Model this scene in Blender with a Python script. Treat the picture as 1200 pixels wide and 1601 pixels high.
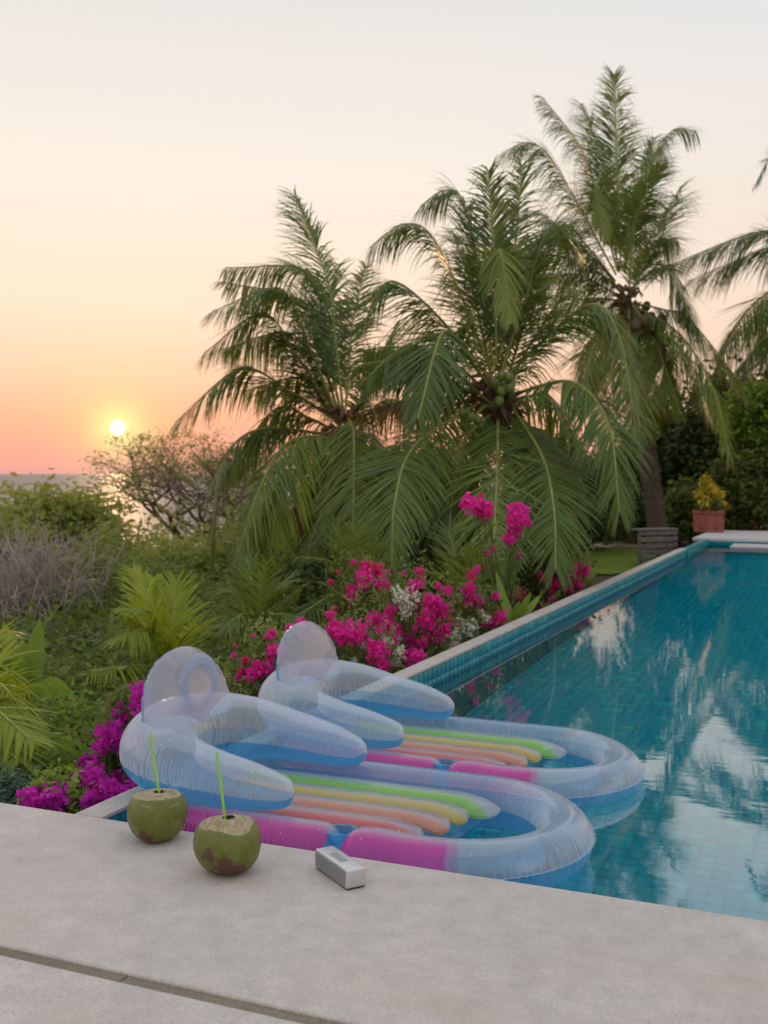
import bpy, bmesh, math, random
import numpy as np
from mathutils import Vector, Matrix
PI = math.pi
random.seed(7)
RNG = np.random.default_rng(7)
for o in list(bpy.data.objects): bpy.data.objects.remove(o)
scn = bpy.context.scene
COL = scn.collection

# ------------------------------------------------------------------ camera, sky, sun, exposure
FPX, H = 1690.0, 1.0
YAW, PITCH = math.atan2(727, 1690), -math.atan2(60, 1690)
cam_d = bpy.data.cameras.new('camera'); cam = bpy.data.objects.new('camera', cam_d); COL.objects.link(cam)
cam_d.sensor_fit = 'VERTICAL'; cam_d.sensor_height = 32.0; cam_d.lens = FPX / 1601.0 * 32.0
cam_d.clip_start = 0.05; cam_d.clip_end = 200000
cam.location = (0, 0, H); cam.rotation_euler = (PI / 2 + PITCH, 0, YAW)
cam_d.dof.use_dof = True; cam_d.dof.focus_distance = 3.3; cam_d.dof.aperture_fstop = 4.4
scn.camera = cam

FW = np.array([-math.sin(YAW) * math.cos(PITCH), math.cos(YAW) * math.cos(PITCH), math.sin(PITCH)])
RT = np.array([math.cos(YAW), math.sin(YAW), 0.0]); UP = np.cross(RT, FW)
CAM = np.array([0, 0, H])
def P(px, py, dep):                      # a surveyed point: bearing, elevation and distance from the tripod
    return CAM + (FW * FPX + RT * (px - 600) - UP * (py - 800.5)) / FPX * dep
def lin(r, g, b, a=None):
    f = lambda c: (c / 255 / 12.92) if c / 255 <= 0.04045 else ((c / 255 + 0.055) / 1.055) ** 2.4
    t = (f(r), f(g), f(b)); return t if a is None else t + (a,)

SUN_AZ = YAW - math.atan2(185 - 600, FPX)            # angle to the left of +Y
SUN_EL = math.radians(2.35)
SUND = Vector((-math.sin(SUN_AZ) * math.cos(SUN_EL), math.cos(SUN_AZ) * math.cos(SUN_EL), math.sin(SUN_EL)))

world = bpy.data.worlds.new('World'); scn.world = world; world.use_nodes = True
nt = world.node_tree; nt.nodes.clear()
def wn(t, **k):
    n = nt.nodes.new(t)
    for a, b in k.items(): setattr(n, a, b)
    return n
def vmath(op, a, b=None):
    n = wn('ShaderNodeVectorMath', operation=op); nt.links.new(a, n.inputs[0])
    if b is not None:
        if isinstance(b, (tuple, Vector)): n.inputs[1].default_value = b
        else: nt.links.new(b, n.inputs[1])
    return n
def smath(op, a, b=None, clamp=False):
    n = wn('ShaderNodeMath', operation=op); n.use_clamp = clamp
    for i, v in enumerate((a, b)):
        if v is None: continue
        if isinstance(v, (int, float)): n.inputs[i].default_value = v
        else: nt.links.new(v, n.inputs[i])
    return n.outputs[0]
def wramp(fac, stops):
    n = wn('ShaderNodeValToRGB'); n.color_ramp.interpolation = 'EASE' if False else 'LINEAR'
    el = n.color_ramp.elements
    while len(el) < len(stops): el.new(0.5)
    for e, (p, c) in zip(el, stops): e.position = p; e.color = lin(*c, 1)
    nt.links.new(fac, n.inputs[0]); return n.outputs[0]
def wmix(fac, a, b, mode='MIX'):
    n = wn('ShaderNodeMix', data_type='RGBA', blend_type=mode)
    for s, v in ((0, fac), (6, a), (7, b)):
        if isinstance(v, (int, float)): n.inputs[s].default_value = v
        elif isinstance(v, tuple): n.inputs[s].default_value = v
        else: nt.links.new(v, n.inputs[s])
    return n.outputs[2]
tc = wn('ShaderNodeTexCoord')
dirn = vmath('NORMALIZE', tc.outputs['Generated']).outputs[0]
sep = wn('ShaderNodeSeparateXYZ'); nt.links.new(dirn, sep.inputs[0])
zz = smath('MAXIMUM', sep.outputs[2], 0.0)
rampA = wramp(zz, [(0, (226, 160, 150)), (.018, (246, 166, 144)), (.05, (250, 180, 146)), (.09, (250, 203, 170)), (.15, (248, 220, 195)), (.26, (238, 227, 215)), (.40, (220, 218, 214)), (.7, (218, 221, 227)), (1, (216, 221, 230))])
rampB = wramp(zz, [(0, (220, 182, 168)), (.05, (234, 194, 172)), (.11, (238, 208, 186)), (.19, (234, 217, 202)), (.30, (227, 221, 214)), (.40, (216, 217, 220)), (.7, (217, 221, 228)), (1, (216, 221, 230))])
hor = vmath('NORMALIZE', vmath('MULTIPLY', dirn, (1, 1, 0)).outputs[0]).outputs[0]
hd = vmath('DOT_PRODUCT', hor, Vector((SUND.x, SUND.y, 0)).normalized()).outputs['Value']
mr = wn('ShaderNodeMapRange', interpolation_type='SMOOTHSTEP'); nt.links.new(hd, mr.inputs[0]); mr.inputs[1].default_value = 0.80; mr.inputs[2].default_value = 0.99
base = wmix(mr.outputs[0], rampB, rampA)
sd = vmath('DOT_PRODUCT', dirn, SUND).outputs['Value']
sdc = smath('MAXIMUM', sd, 0.0)
glow1 = smath('POWER', sdc, 900.0); glow2 = smath('POWER', sdc, 5000.0)
disc = wn('ShaderNodeMapRange', interpolation_type='SMOOTHSTEP'); nt.links.new(sd, disc.inputs[0])
disc.inputs[1].default_value = math.cos(math.radians(0.44)); disc.inputs[2].default_value = math.cos(math.radians(0.22))
c = wmix(smath('MULTIPLY', glow1, 0.42), base, (.95, 0.70, 0.27, 1))
c = wmix(smath('MULTIPLY', glow2, 0.9), c, (1.0, 0.93, 0.36, 1))
c = wmix(disc.outputs[0], c, (2.6, 2.3, 1.9, 1))
sky = wn('ShaderNodeTexSky', sky_type='NISHITA'); sky.sun_disc = False
sky.sun_elevation = SUN_EL; sky.sun_rotation = -SUN_AZ; sky.air_density = 1.2; sky.dust_density = 3.0
bg1 = wn('ShaderNodeBackground'); nt.links.new(c, bg1.inputs[0]); bg1.inputs[1].default_value = 1.0
bg2 = wn('ShaderNodeBackground'); nt.links.new(sky.outputs[0], bg2.inputs[0]); bg2.inputs[1].default_value = 0.004
add = wn('ShaderNodeAddShader'); nt.links.new(bg1.outputs[0], add.inputs[0]); nt.links.new(bg2.outputs[0], add.inputs[1])
wo = wn('ShaderNodeOutputWorld'); nt.links.new(add.outputs[0], wo.inputs[0])

sun_d = bpy.data.lights.new('sun', 'SUN'); sun = bpy.data.objects.new('sun', sun_d); COL.objects.link(sun)
sun_d.energy = 1.1; sun_d.angle = math.radians(0.6); sun_d.color = (1.0, 0.60, 0.30)
sun.rotation_euler = SUND.to_track_quat('Z', 'Y').to_euler(); sun.location = (-10, 20, 12)

vs = scn.view_settings; vs.view_transform = 'Standard'; vs.look = 'None'; vs.gamma = 1.0; vs.exposure = 0.17
cy = scn.cycles; cy.use_denoising = True; cy.transparent_max_bounces = 24; cy.max_bounces = 14; cy.transmission_bounces = 10; cy.glossy_bounces = 4; cy.diffuse_bounces = 3
try: cy.denoiser = 'OPENIMAGEDENOISE'
except Exception: pass
cy.sample_clamp_indirect = 6.0

# ------------------------------------------------------------------ materials
def newmat(name):
    m = bpy.data.materials.new(name); m.use_nodes = True; m.node_tree.nodes.clear()
    t = m.node_tree; out = t.nodes.new('ShaderNodeOutputMaterial')
    return m, t, out
class N:                                   # small node helper
    def __init__(s, t): s.t = t
    def n(s, ty, **k):
        x = s.t.nodes.new(ty)
        for a, b in k.items(): setattr(x, a, b)
        return x
    def set(s, sock, v):
        if isinstance(v, bpy.types.NodeSocket): s.t.links.new(v, sock)
        else: sock.default_value = v
    def math(s, op, a, b=0.0, c=None, clamp=False):
        x = s.n('ShaderNodeMath', operation=op); x.use_clamp = clamp; s.set(x.inputs[0], a); s.set(x.inputs[1], b)
        if c is not None: s.set(x.inputs[2], c)
        return x.outputs[0]
    def ramp(s, f, stops):
        x = s.n('ShaderNodeValToRGB'); el = x.color_ramp.elements
        while len(el) < len(stops): el.new(0.5)
        for e, (p, c) in zip(el, stops): e.position = p; e.color = tuple(c) + ((1,) if len(c) == 3 else ())
        s.set(x.inputs[0], f); return x.outputs[0]
    def mix(s, f, a, b, mode='MIX'):
        x = s.n('ShaderNodeMix', data_type='RGBA', blend_type=mode)
        for i, v in ((0, f), (6, a), (7, b)):
            if isinstance(v, tuple) and len(v) == 3: v = v + (1,)
            s.set(x.inputs[i], v)
        return x.outputs[2]
    def noise(s, vec, scale, detail=4, rough=.55):
        x = s.n('ShaderNodeTexNoise'); s.set(x.inputs['Scale'], scale); x.inputs['Detail'].default_value = detail; x.inputs['Roughness'].default_value = rough
        if vec is not None: s.set(x.inputs['Vector'], vec)
        return x.outputs['Fac']
    def mapr(s, f, a, b, c=0., d=1.):
        x = s.n('ShaderNodeMapRange'); s.set(x.inputs[0], f)
        for i, v in zip((1, 2, 3, 4), (a, b, c, d)): x.inputs[i].default_value = v
        return x.outputs[0]
    def bump(s, h, st=.3, dist=.01, normal=None):
        x = s.n('ShaderNodeBump'); x.inputs['Strength'].default_value = st; x.inputs['Distance'].default_value = dist; s.set(x.inputs['Height'], h)
        if normal is not None: s.set(x.inputs['Normal'], normal)
        return x.outputs[0]
    def bsdf(s, col, rough=.6, spec=.5, normal=None, **k):
        x = s.n('ShaderNodeBsdfPrincipled')
        if isinstance(col, tuple) and len(col) == 3: col = col + (1,)
        s.set(x.inputs['Base Color'], col); s.set(x.inputs['Roughness'], rough); s.set(x.inputs['Specular IOR Level'], spec)
        if normal is not None: s.set(x.inputs['Normal'], normal)
        for a, b in k.items(): s.set(x.inputs[a], b)
        return x.outputs[0]
    def shmix(s, f, a, b):
        x = s.n('ShaderNodeMixShader'); s.set(x.inputs[0], f); s.set(x.inputs[1], a); s.set(x.inputs[2], b); return x.outputs[0]
    def pos(s): return s.n('ShaderNodeNewGeometry').outputs['Position']
    def obj(s): return s.n('ShaderNodeTexCoord').outputs['Object']
    def attr(s, nm): return s.n('ShaderNodeAttribute', attribute_name=nm).outputs['Fac']
    def rnd(s): return s.n('ShaderNodeObjectInfo').outputs['Random']
M = {}
def plain(name, col, rough=.6, spec=.5, bump=None, var=.25, scale=20., metallic=0.):
    m, t, o = newmat(name); h = N(t)
    f = h.noise(h.obj(), scale, 5)
    c = h.mix(h.mapr(f, .3, .7), tuple(x * (1 - var) for x in col), tuple(min(1, x * (1 + var)) for x in col))
    nm = h.bump(h.noise(h.obj(), scale * 4, 4), *bump) if bump else None
    t.links.new(h.bsdf(c, rough, spec, nm, Metallic=metallic), o.inputs[0]); M[name] = m; return m
def leafmat(name, dark, mid, light, trans=.30, rough=.45, spec=.5, glow=(1.5, 1.35, .7)):
    m, t, o = newmat(name); h = N(t)
    v = h.math('ADD', h.math('MULTIPLY', h.attr('v'), .72), h.math('MULTIPLY', h.rnd(), .28))
    c = h.ramp(v, [(0, dark), (.55, mid), (1, light)])
    b = h.bsdf(c, rough, spec)
    tr = h.n('ShaderNodeBsdfTranslucent'); h.set(tr.inputs[0], h.mix(.55, c, (min(1, light[0] * glow[0]), min(1, light[1] * glow[1]), min(1, light[2] * glow[2]), 1)))
    t.links.new(h.shmix(trans, b, tr.outputs[0]), o.inputs[0]); M[name] = m; return m
leafmat('palm_leaf', (.040, .088, .022), (.120, .195, .042), (.300, .350, .075), .38, .42, .38)
leafmat('palm_leaf_dry', (.16, .10, .04), (.30, .20, .08), (.42, .30, .12), .3, .6, .3)
leafmat('palm_leaf_young', (.13, .20, .022), (.28, .36, .036), (.46, .50, .06), .40, .48, .30)
leafmat('leaf_bush', (.040, .075, .020), (.125, .180, .046), (.290, .345, .095), .38, .55, .25)
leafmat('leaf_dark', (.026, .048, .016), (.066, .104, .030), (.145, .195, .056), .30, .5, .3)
leafmat('leaf_bright', (.070, .150, .024), (.175, .300, .045), (.34, .47, .09), .40, .5, .3)
leafmat('leaf_olive', (.10, .135, .034), (.25, .295, .072), (.44, .47, .14), .42, .6, .2)
leafmat('leaf_blue', (.06, .12, .075), (.11, .19, .13), (.19, .29, .20), .28, .5, .3)
G1 = (1.1, 1.0, 1.1)
leafmat('bract_magenta', (.62, .006, .24), (.87, .020, .38), (.95, .12, .56), .42, .6, .2, G1)
leafmat('bract_purple', (.44, .004, .30), (.66, .012, .46), (.80, .09, .64), .42, .6, .2, G1)
leafmat('bract_red', (.60, .012, .12), (.78, .03, .24), (.88, .10, .36), .42, .6, .2, G1)
leafmat('bract_white', (.55, .58, .48), (.72, .74, .66), (.85, .86, .80), .3, .6, .2)
leafmat('croton_leaf', (.22, .20, .015), (.55, .42, .02), (.75, .52, .06), .3, .4, .5)
plain('rachis', (.27, .28, .06), .5, .4)
plain('rachis_dry', (.30, .20, .09), .6, .3)
plain('bark', (.11, .085, .065), .85, .2, (.6, .02), .35, 9)
plain('twig', (.19, .125, .10), .85, .2, None, .3, 6)
plain('dry_twig', (.44, .37, .33), .9, .2, None, .25, 6)
plain('stem_green', (.09, .13, .035), .6, .3)
plain('coconut_green', (.16, .21, .05), .4, .5)
plain('coconut_brown', (.10, .075, .035), .6, .3)
plain('thatch', (.16, .105, .06), .9, .1, None, .4, 5)
plain('straw', (.27, .56, .06), .35, .5, None, .05)
plain('terracotta', (.27, .085, .065), .75, .3, (.3, .01), .3, 12)
plain('soil', (.05, .035, .025), .95, .1)
plain('grey_wood', (.16, .145, .135), .8, .2, (.3, .01), .3, 14)
plain('sandstone', (.36, .28, .20), .85, .2, (.3, .02), .25, 3)
plain('rubber_dark', (.05, .05, .055), .55, .4)
plain('speaker_button', (.40, .41, .43), .5, .4, None, .04); plain('speaker_mark', (.30, .31, .33), .5, .4, None, .04)

def concrete(name, c1, c2, stain=(.42, .33, .26)):
    m, t, o = newmat(name); h = N(t); p = h.pos()
    big = h.noise(p, 1.9, 6, .68); mid = h.noise(p, 13, 6, .7); fine = h.noise(p, 150, 3, .7); speck = h.noise(p, 330, 2, .6)
    c = h.mix(h.mapr(big, .34, .66), c1, c2)
    c = h.mix(h.mapr(mid, .40, .68, 0, .55), c, tuple(x * .74 for x in c1))
    c = h.mix(h.mapr(fine, .48, .66, 0, .50), c, tuple(x * .62 for x in c1))
    c = h.mix(h.mapr(speck, .58, .70, 0, .45), c, (.76, .71, .66))
    vo = h.n('ShaderNodeTexVoronoi'); vo.inputs['Scale'].default_value = 34; h.set(vo.inputs['Vector'], p)
    c = h.mix(h.math('MULTIPLY', h.mapr(vo.outputs['Distance'], .085, .045), h.mapr(h.noise(p, 5, 2), .5, .6, 0, .7)), c, tuple(x * .42 for x in c1))   # pores
    mps = h.n('ShaderNodeMapping'); h.set(mps.inputs['Vector'], p); mps.inputs['Scale'].default_value = (1.0, 2.6, 1.0); mps.inputs['Location'].default_value = (.35, .1, 0)
    st = h.math('MULTIPLY', h.mapr(h.noise(mps.outputs[0], 1.35, 6, .62), .52, .76), .55, clamp=True)
    c = h.mix(st, c, stain)
    nm = h.bump(h.math('ADD', h.math('MULTIPLY', fine, .6), h.math('MULTIPLY', mid, .7)), .6, .006)
    t.links.new(h.bsdf(c, .78, .3, nm), o.inputs[0]); M[name] = m
concrete('deck_concrete', (.525, .478, .440), (.640, .580, .530), (.50, .40, .31))
concrete('coping_stone', (.48, .43, .395), (.56, .50, .455))
concrete('joint_grout', (.20, .16, .115), (.25, .20, .15), (.15, .12, .09))
concrete('deck_pale', (.58, .55, .55), (.62, .58, .57))

def tilemat(name, cols, pitch=.066, axes='xy', rough=.22, spec=.5):
    m, t, o = newmat(name); h = N(t); p = h.pos()
    x = h.n('ShaderNodeVectorMath', operation='DIVIDE'); h.set(x.inputs[0], p); x.inputs[1].default_value = (pitch,) * 3
    y = h.n('ShaderNodeVectorMath', operation='ADD'); h.set(y.inputs[0], x.outputs[0])
    y.inputs[1].default_value = {'xy': (0, 0, .37), 'yz': (.37, 0, 0), 'xz': (0, .37, 0)}[axes]
    mu = h.n('ShaderNodeVectorMath', operation='MULTIPLY'); h.set(mu.inputs[0], y.outputs[0]); mu.inputs[1].default_value = {'xy': (1, 1, 0), 'yz': (0, 1, 1), 'xz': (1, 0, 1)}[axes]
    z = h.n('ShaderNodeVectorMath', operation='FLOOR'); h.set(z.inputs[0], mu.outputs[0])
    w = h.n('ShaderNodeTexWhiteNoise', noise_dimensions='3D'); h.set(w.inputs['Vector'], z.outputs[0])
    c = h.ramp(w.outputs['Value'], cols)
    g = h.noise(p, 60, 4)
    c = h.mix(h.mapr(g, .3, .8, 0, .22), c, tuple(q * .7 for q in cols[1][1]))
    nm = h.bump(h.noise(p, 90, 3), .12, .003)
    t.links.new(h.bsdf(c, rough, spec, nm), o.inputs[0]); M[name] = m
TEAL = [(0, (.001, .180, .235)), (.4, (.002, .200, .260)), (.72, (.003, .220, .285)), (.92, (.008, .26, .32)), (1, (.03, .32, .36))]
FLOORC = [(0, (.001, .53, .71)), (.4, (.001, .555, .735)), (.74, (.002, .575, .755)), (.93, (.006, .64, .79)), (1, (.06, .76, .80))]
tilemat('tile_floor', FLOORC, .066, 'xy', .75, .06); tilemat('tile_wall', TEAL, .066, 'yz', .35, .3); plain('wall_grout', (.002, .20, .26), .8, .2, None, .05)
TURQ = [(0, (.02, .24, .27)), (.5, (.04, .32, .34)), (1, (.10, .42, .42))]
tilemat('tile_far', TURQ, .10, 'xz')
plain('pool_grout', (.002, .58, .76), .8, .1, None, .05)

# water: a real refracting surface with small ripples
m, t, o = newmat('pool_water'); h = N(t); p = h.pos()
mp = h.n('ShaderNodeMapping'); h.set(mp.inputs['Vector'], p); mp.inputs['Scale'].default_value = (1.0, 3.2, 1.0); mp.inputs['Rotation'].default_value = (0, 0, -YAW)
w1 = h.noise(mp.outputs[0], 1.6, 2, .5); w2 = h.noise(mp.outputs[0], 5.5, 3, .55)
calm = h.mapr(h.noise(p, .35, 2), .35, .65, .55, 1.2)
nm = h.bump(h.math('MULTIPLY', h.math('ADD', h.math('MULTIPLY', w1, .9), h.math('MULTIPLY', w2, .26)), calm), .068, .012)
rf = h.n('ShaderNodeBsdfRefraction'); rf.inputs['IOR'].default_value = 1.33; rf.inputs['Roughness'].default_value = 0.0
rf.inputs['Color'].default_value = (.90, 1, 1, 1); h.set(rf.inputs['Normal'], nm)
gs = h.n('ShaderNodeBsdfGlossy'); gs.inputs['Roughness'].default_value = 0.0; h.set(gs.inputs['Normal'], nm)
fr = h.n('ShaderNodeFresnel'); fr.inputs[0].default_value = 1.33; h.set(fr.inputs['Normal'], nm)
gf = h.n('ShaderNodeNewGeometry').outputs['Backfacing']       # from below the surface: plain Fresnel
fac = h.math('MINIMUM', h.math('MULTIPLY', fr.outputs[0], h.math('SUBTRACT', 2.5, h.math('MULTIPLY', gf, 1.5))), h.math('ADD', .44, h.math('MULTIPLY', gf, .56)))
t.links.new(h.shmix(fac, rf.outputs[0], gs.outputs[0]), o.inputs[0]); M['pool_water'] = m
m, t, o = newmat('sea_water'); h = N(t); p = h.pos()
nm = h.bump(h.noise(p, .12, 6, .6), .5, 1.2)
t.links.new(h.bsdf((.30, .24, .222), .6, .05, nm), o.inputs[0]); M['sea_water'] = m
m, t, o = newmat('earth'); h = N(t); p = h.pos()
c = h.ramp(h.noise(p, 1.3, 6, .65), [(.25, (.030, .032, .014)), (.5, (.065, .055, .028)), (.75, (.12, .09, .055))])
t.links.new(h.bsdf(c, .95, .1, h.bump(h.noise(p, 14, 5), .8, .05)), o.inputs[0]); M['earth'] = m
m, t, o = newmat('lawn_grass'); h = N(t); p = h.pos()
c = h.ramp(h.noise(p, 4, 6, .65), [(.25, (.09, .13, .02)), (.6, (.16, .22, .03)), (.8, (.22, .25, .06))])
t.links.new(h.bsdf(c, .9, .1, h.bump(h.noise(p, 60, 5), .8, .05)), o.inputs[0]); M['lawn_grass'] = m

MILK = (.74, .75, .83)
def vinyl(name, col, tint, opac, rough=.10, trans=.5, ior=1.55, grad=False):
    m, t, o = newmat(name); h = N(t); p = h.obj()
    c4, t4 = tuple(col) + (1,), tuple(tint) + (1,)
    if grad:                                # printed stripe; its milky fade up the tube also paints sky sheen
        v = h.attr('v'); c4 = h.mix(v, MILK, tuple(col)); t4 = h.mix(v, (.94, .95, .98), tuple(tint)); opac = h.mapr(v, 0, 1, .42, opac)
    lw_ = h.n('ShaderNodeLayerWeight'); lw_.inputs[0].default_value = .5
    opac = h.math('MULTIPLY', opac, h.math('ADD', .62, h.math('MULTIPLY', h.math('POWER', lw_.outputs['Facing'], 1.6), 1.25)), clamp=True)
    tr = h.n('ShaderNodeBsdfTransparent'); h.set(tr.inputs[0], t4)
    wr = h.n('ShaderNodeTexNoise'); wr.inputs['Scale'].default_value = 34; wr.inputs['Detail'].default_value = 4; h.set(wr.inputs['Vector'], p)
    nm = h.bump(wr.outputs['Fac'], .16, .008)
    df = h.n('ShaderNodeBsdfDiffuse'); h.set(df.inputs[0], c4); h.set(df.inputs['Normal'], nm)
    tl = h.n('ShaderNodeBsdfTranslucent'); h.set(tl.inputs[0], c4)
    body = h.shmix(opac, tr.outputs[0], h.shmix(trans, df.outputs[0], tl.outputs[0]))
    fr = h.n('ShaderNodeFresnel'); fr.inputs[0].default_value = ior; h.set(fr.inputs['Normal'], nm)
    gs = h.n('ShaderNodeBsdfGlossy'); gs.inputs['Roughness'].default_value = rough; h.set(gs.inputs['Normal'], nm)
    geo = h.n('ShaderNodeNewGeometry')      # the inner face of the film shows little sheen
    fac = h.math('MULTIPLY', fr.outputs[0], h.math('SUBTRACT', 1.0, h.math('MULTIPLY', geo.outputs['Backfacing'], .85)))
    t.links.new(h.shmix(fac, body, gs.outputs[0]), o.inputs[0]); M[name] = m
vinyl('vinyl_clear', (.80, .87, .97), (.94, .97, .99), .42, .05)
vinyl('vinyl_blue', (.12, .48, .82), (.42, .78, .98), .62)
vinyl('vinyl_back_blue', (.34, .56, .78), (.72, .87, .98), .42)
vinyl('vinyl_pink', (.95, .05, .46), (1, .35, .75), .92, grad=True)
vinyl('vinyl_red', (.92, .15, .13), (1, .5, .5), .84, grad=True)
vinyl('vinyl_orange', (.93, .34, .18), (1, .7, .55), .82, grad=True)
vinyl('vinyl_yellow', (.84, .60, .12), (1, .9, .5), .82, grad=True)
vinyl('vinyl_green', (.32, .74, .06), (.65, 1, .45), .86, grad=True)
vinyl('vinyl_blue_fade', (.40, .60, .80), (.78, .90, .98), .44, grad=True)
vinyl('vinyl_seam', (.66, .76, .88), (.9, .95, 1), .55)
vinyl('vinyl_peach', (.84, .72, .76), (1, .92, .94), .42)
vinyl('vinyl_ring', (.55, .66, .82), (.84, .90, .98), .30)
m, t, o = newmat('droplet'); h = N(t)
t.links.new(h.bsdf((.85, .9, .95), .03, .8), o.inputs[0]); M['droplet'] = m

# ------------------------------------------------------------------ mesh helpers
def link(name, me, mat=None, parent=None, smooth=False):
    o = bpy.data.objects.new(name, me); COL.objects.link(o)
    if mat and not me.materials: me.materials.append(M[mat])
    if parent is not None: o.parent = parent
    if smooth: me.shade_smooth()
    return o
def mesh_np(name, V, F, var=None):
    """V (n,3); F list of arrays, each (m,k)"""
    me = bpy.data.meshes.new(name); V = np.asarray(V, dtype=np.float32)
    if not (isinstance(F, list) and isinstance(F[0], np.ndarray) and F[0].ndim == 2): F = [F]
    F = [np.asarray(f, dtype=np.int32) for f in F if len(f)]
    me.vertices.add(len(V)); me.vertices.foreach_set('co', V.ravel())
    loops = np.concatenate([f.ravel() for f in F]); tot = np.concatenate([np.full(len(f), f.shape[1], np.int32) for f in F])
    st = np.concatenate([[0], np.cumsum(tot)[:-1]]).astype(np.int32)
    me.loops.add(len(loops)); me.loops.foreach_set('vertex_index', loops)
    me.polygons.add(len(tot)); me.polygons.foreach_set('loop_start', st)
    try: me.polygons.foreach_set('loop_total', tot)
    except Exception: pass
    if var is not None:
        a = me.attributes.new('v', 'FLOAT', 'POINT'); a.data.foreach_set('value', np.asarray(var, np.float32))
    me.update(calc_edges=True); me.validate(); return me
def tag(o, label=None, cat=None, group=None, kind=None):
    if label: o['label'] = label
    if cat: o['category'] = cat
    if group: o['group'] = group
    if kind: o['kind'] = kind
    return o
def empty(name, loc, label, cat, group=None):
    o = bpy.data.objects.new(name, None); COL.objects.link(o); o.location = loc; o.empty_display_size = .1
    tag(o, label, cat, group); bpy.context.view_layer.update(); return o
def child(o, parent):                       # geometry given in world coordinates, parent is a plain translation / rotation
    o.parent = parent; o.matrix_parent_inverse = parent_matrix(parent).inverted(); return o
def parent_matrix(p):
    mt = Matrix.LocRotScale(p.location, p.rotation_euler, p.scale)
    return (parent_matrix(p.parent) @ p.matrix_parent_inverse @ mt) if p.parent else mt
def box(V, F, lo, hi):
    x0, y0, z0 = lo; x1, y1, z1 = hi; n = len(V)
    V += [(x0, y0, z0), (x1, y0, z0), (x1, y1, z0), (x0, y1, z0), (x0, y0, z1), (x1, y0, z1), (x1, y1, z1), (x0, y1, z1)]
    F += [tuple(n + i for i in f) for f in ((3, 2, 1, 0), (4, 5, 6, 7), (0, 1, 5, 4), (1, 2, 6, 5), (2, 3, 7, 6), (3, 0, 4, 7))]
def boxmesh(name, boxes, bevel=0.0, seg=2):
    V, F = [], []
    for lo, hi in boxes: box(V, F, lo, hi)
    me = bpy.data.meshes.new(name); me.from_pydata(V, [], F)
    if bevel:
        bm = bmesh.new(); bm.from_mesh(me)
        bmesh.ops.bevel(bm, geom=bm.edges[:], offset=bevel, segments=seg, affect='EDGES', profile=.5); bm.to_mesh(me); bm.free()
    me.update(); return me
def frames(pts):
    pts = np.asarray(pts, float); t = np.gradient(pts, axis=0); t /= np.linalg.norm(t, axis=1)[:, None] + 1e-12
    ref = np.array([0, 0, 1.]) if abs(t[0][2]) < .9 else np.array([1., 0, 0])
    ns, bs = [], []; n = np.cross(ref, t[0])
    for i in range(len(pts)):
        n = n - t[i] * (n @ t[i]); n = n / (np.linalg.norm(n) + 1e-12); ns.append(n); bs.append(np.cross(t[i], n))
    return t, np.array(ns), np.array(bs)
def tube_arrays(pts, rad, k=6, cap=True):
    pts = np.asarray(pts, float); n = len(pts); rad = np.broadcast_to(np.asarray(rad, float), (n,))
    t, a, b = frames(pts); th = np.arange(k) * 2 * PI / k
    V = (pts[:, None] + rad[:, None, None] * (np.cos(th)[None, :, None] * a[:, None] + np.sin(th)[None, :, None] * b[:, None])).reshape(-1, 3)
    i = np.arange(n - 1)[:, None] * k; j = np.arange(k)[None]; j2 = (j + 1) % k
    Q = np.stack([i + j, i + j2, i + k + j2, i + k + j], -1).reshape(-1, 4)
    return V, Q
def tubes_mesh(name, lst, k=5):
    Vs, Qs, off = [], [], 0
    for pts, rad in lst:
        V, Q = tube_arrays(pts, rad, k); Vs.append(V); Qs.append(Q + off); off += len(V)
    me = mesh_np(name, np.concatenate(Vs), np.concatenate(Qs)); me.shade_smooth(); return me
def leaves(cent, size, aspect=.45, up=.5, rng=RNG, droop=0., vbase=None):
    """folded leaf blades, 2 quads worth of triangles each"""
    n = len(cent); d = rng.normal(size=(n, 3)); d[:, 2] = d[:, 2] * (1 - up) - droop; d /= np.linalg.norm(d, axis=1)[:, None]
    nr = rng.normal(size=(n, 3)) * .7; nr[:, 2] += up * 2; s = np.cross(d, nr); s /= np.linalg.norm(s, axis=1)[:, None] + 1e-9
    nn = np.cross(s, d); L = size * rng.uniform(.6, 1.3, n)[:, None]; W = L * aspect * .5
    c = cent; b = c - d * L * .5; e = c + d * L * .5
    l = c - s * W - nn * L * .06; r = c + s * W - nn * L * .06
    V = np.stack([b, l, e, r], 1).reshape(-1, 3); i = np.arange(n)[:, None] * 4
    T = np.concatenate([i + np.array([[0, 2, 1]]), i + np.array([[0, 3, 2]])])
    v = rng.uniform(0, 1, n) if vbase is None else np.clip(vbase + rng.normal(0, .16, n), 0, 1)
    return V, T, np.repeat(v, 4)
def leaf_mesh(name, cent, size, **k):
    V, T, v = leaves(np.asarray(cent), size, **k); return mesh_np(name, V, T, v)

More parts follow.
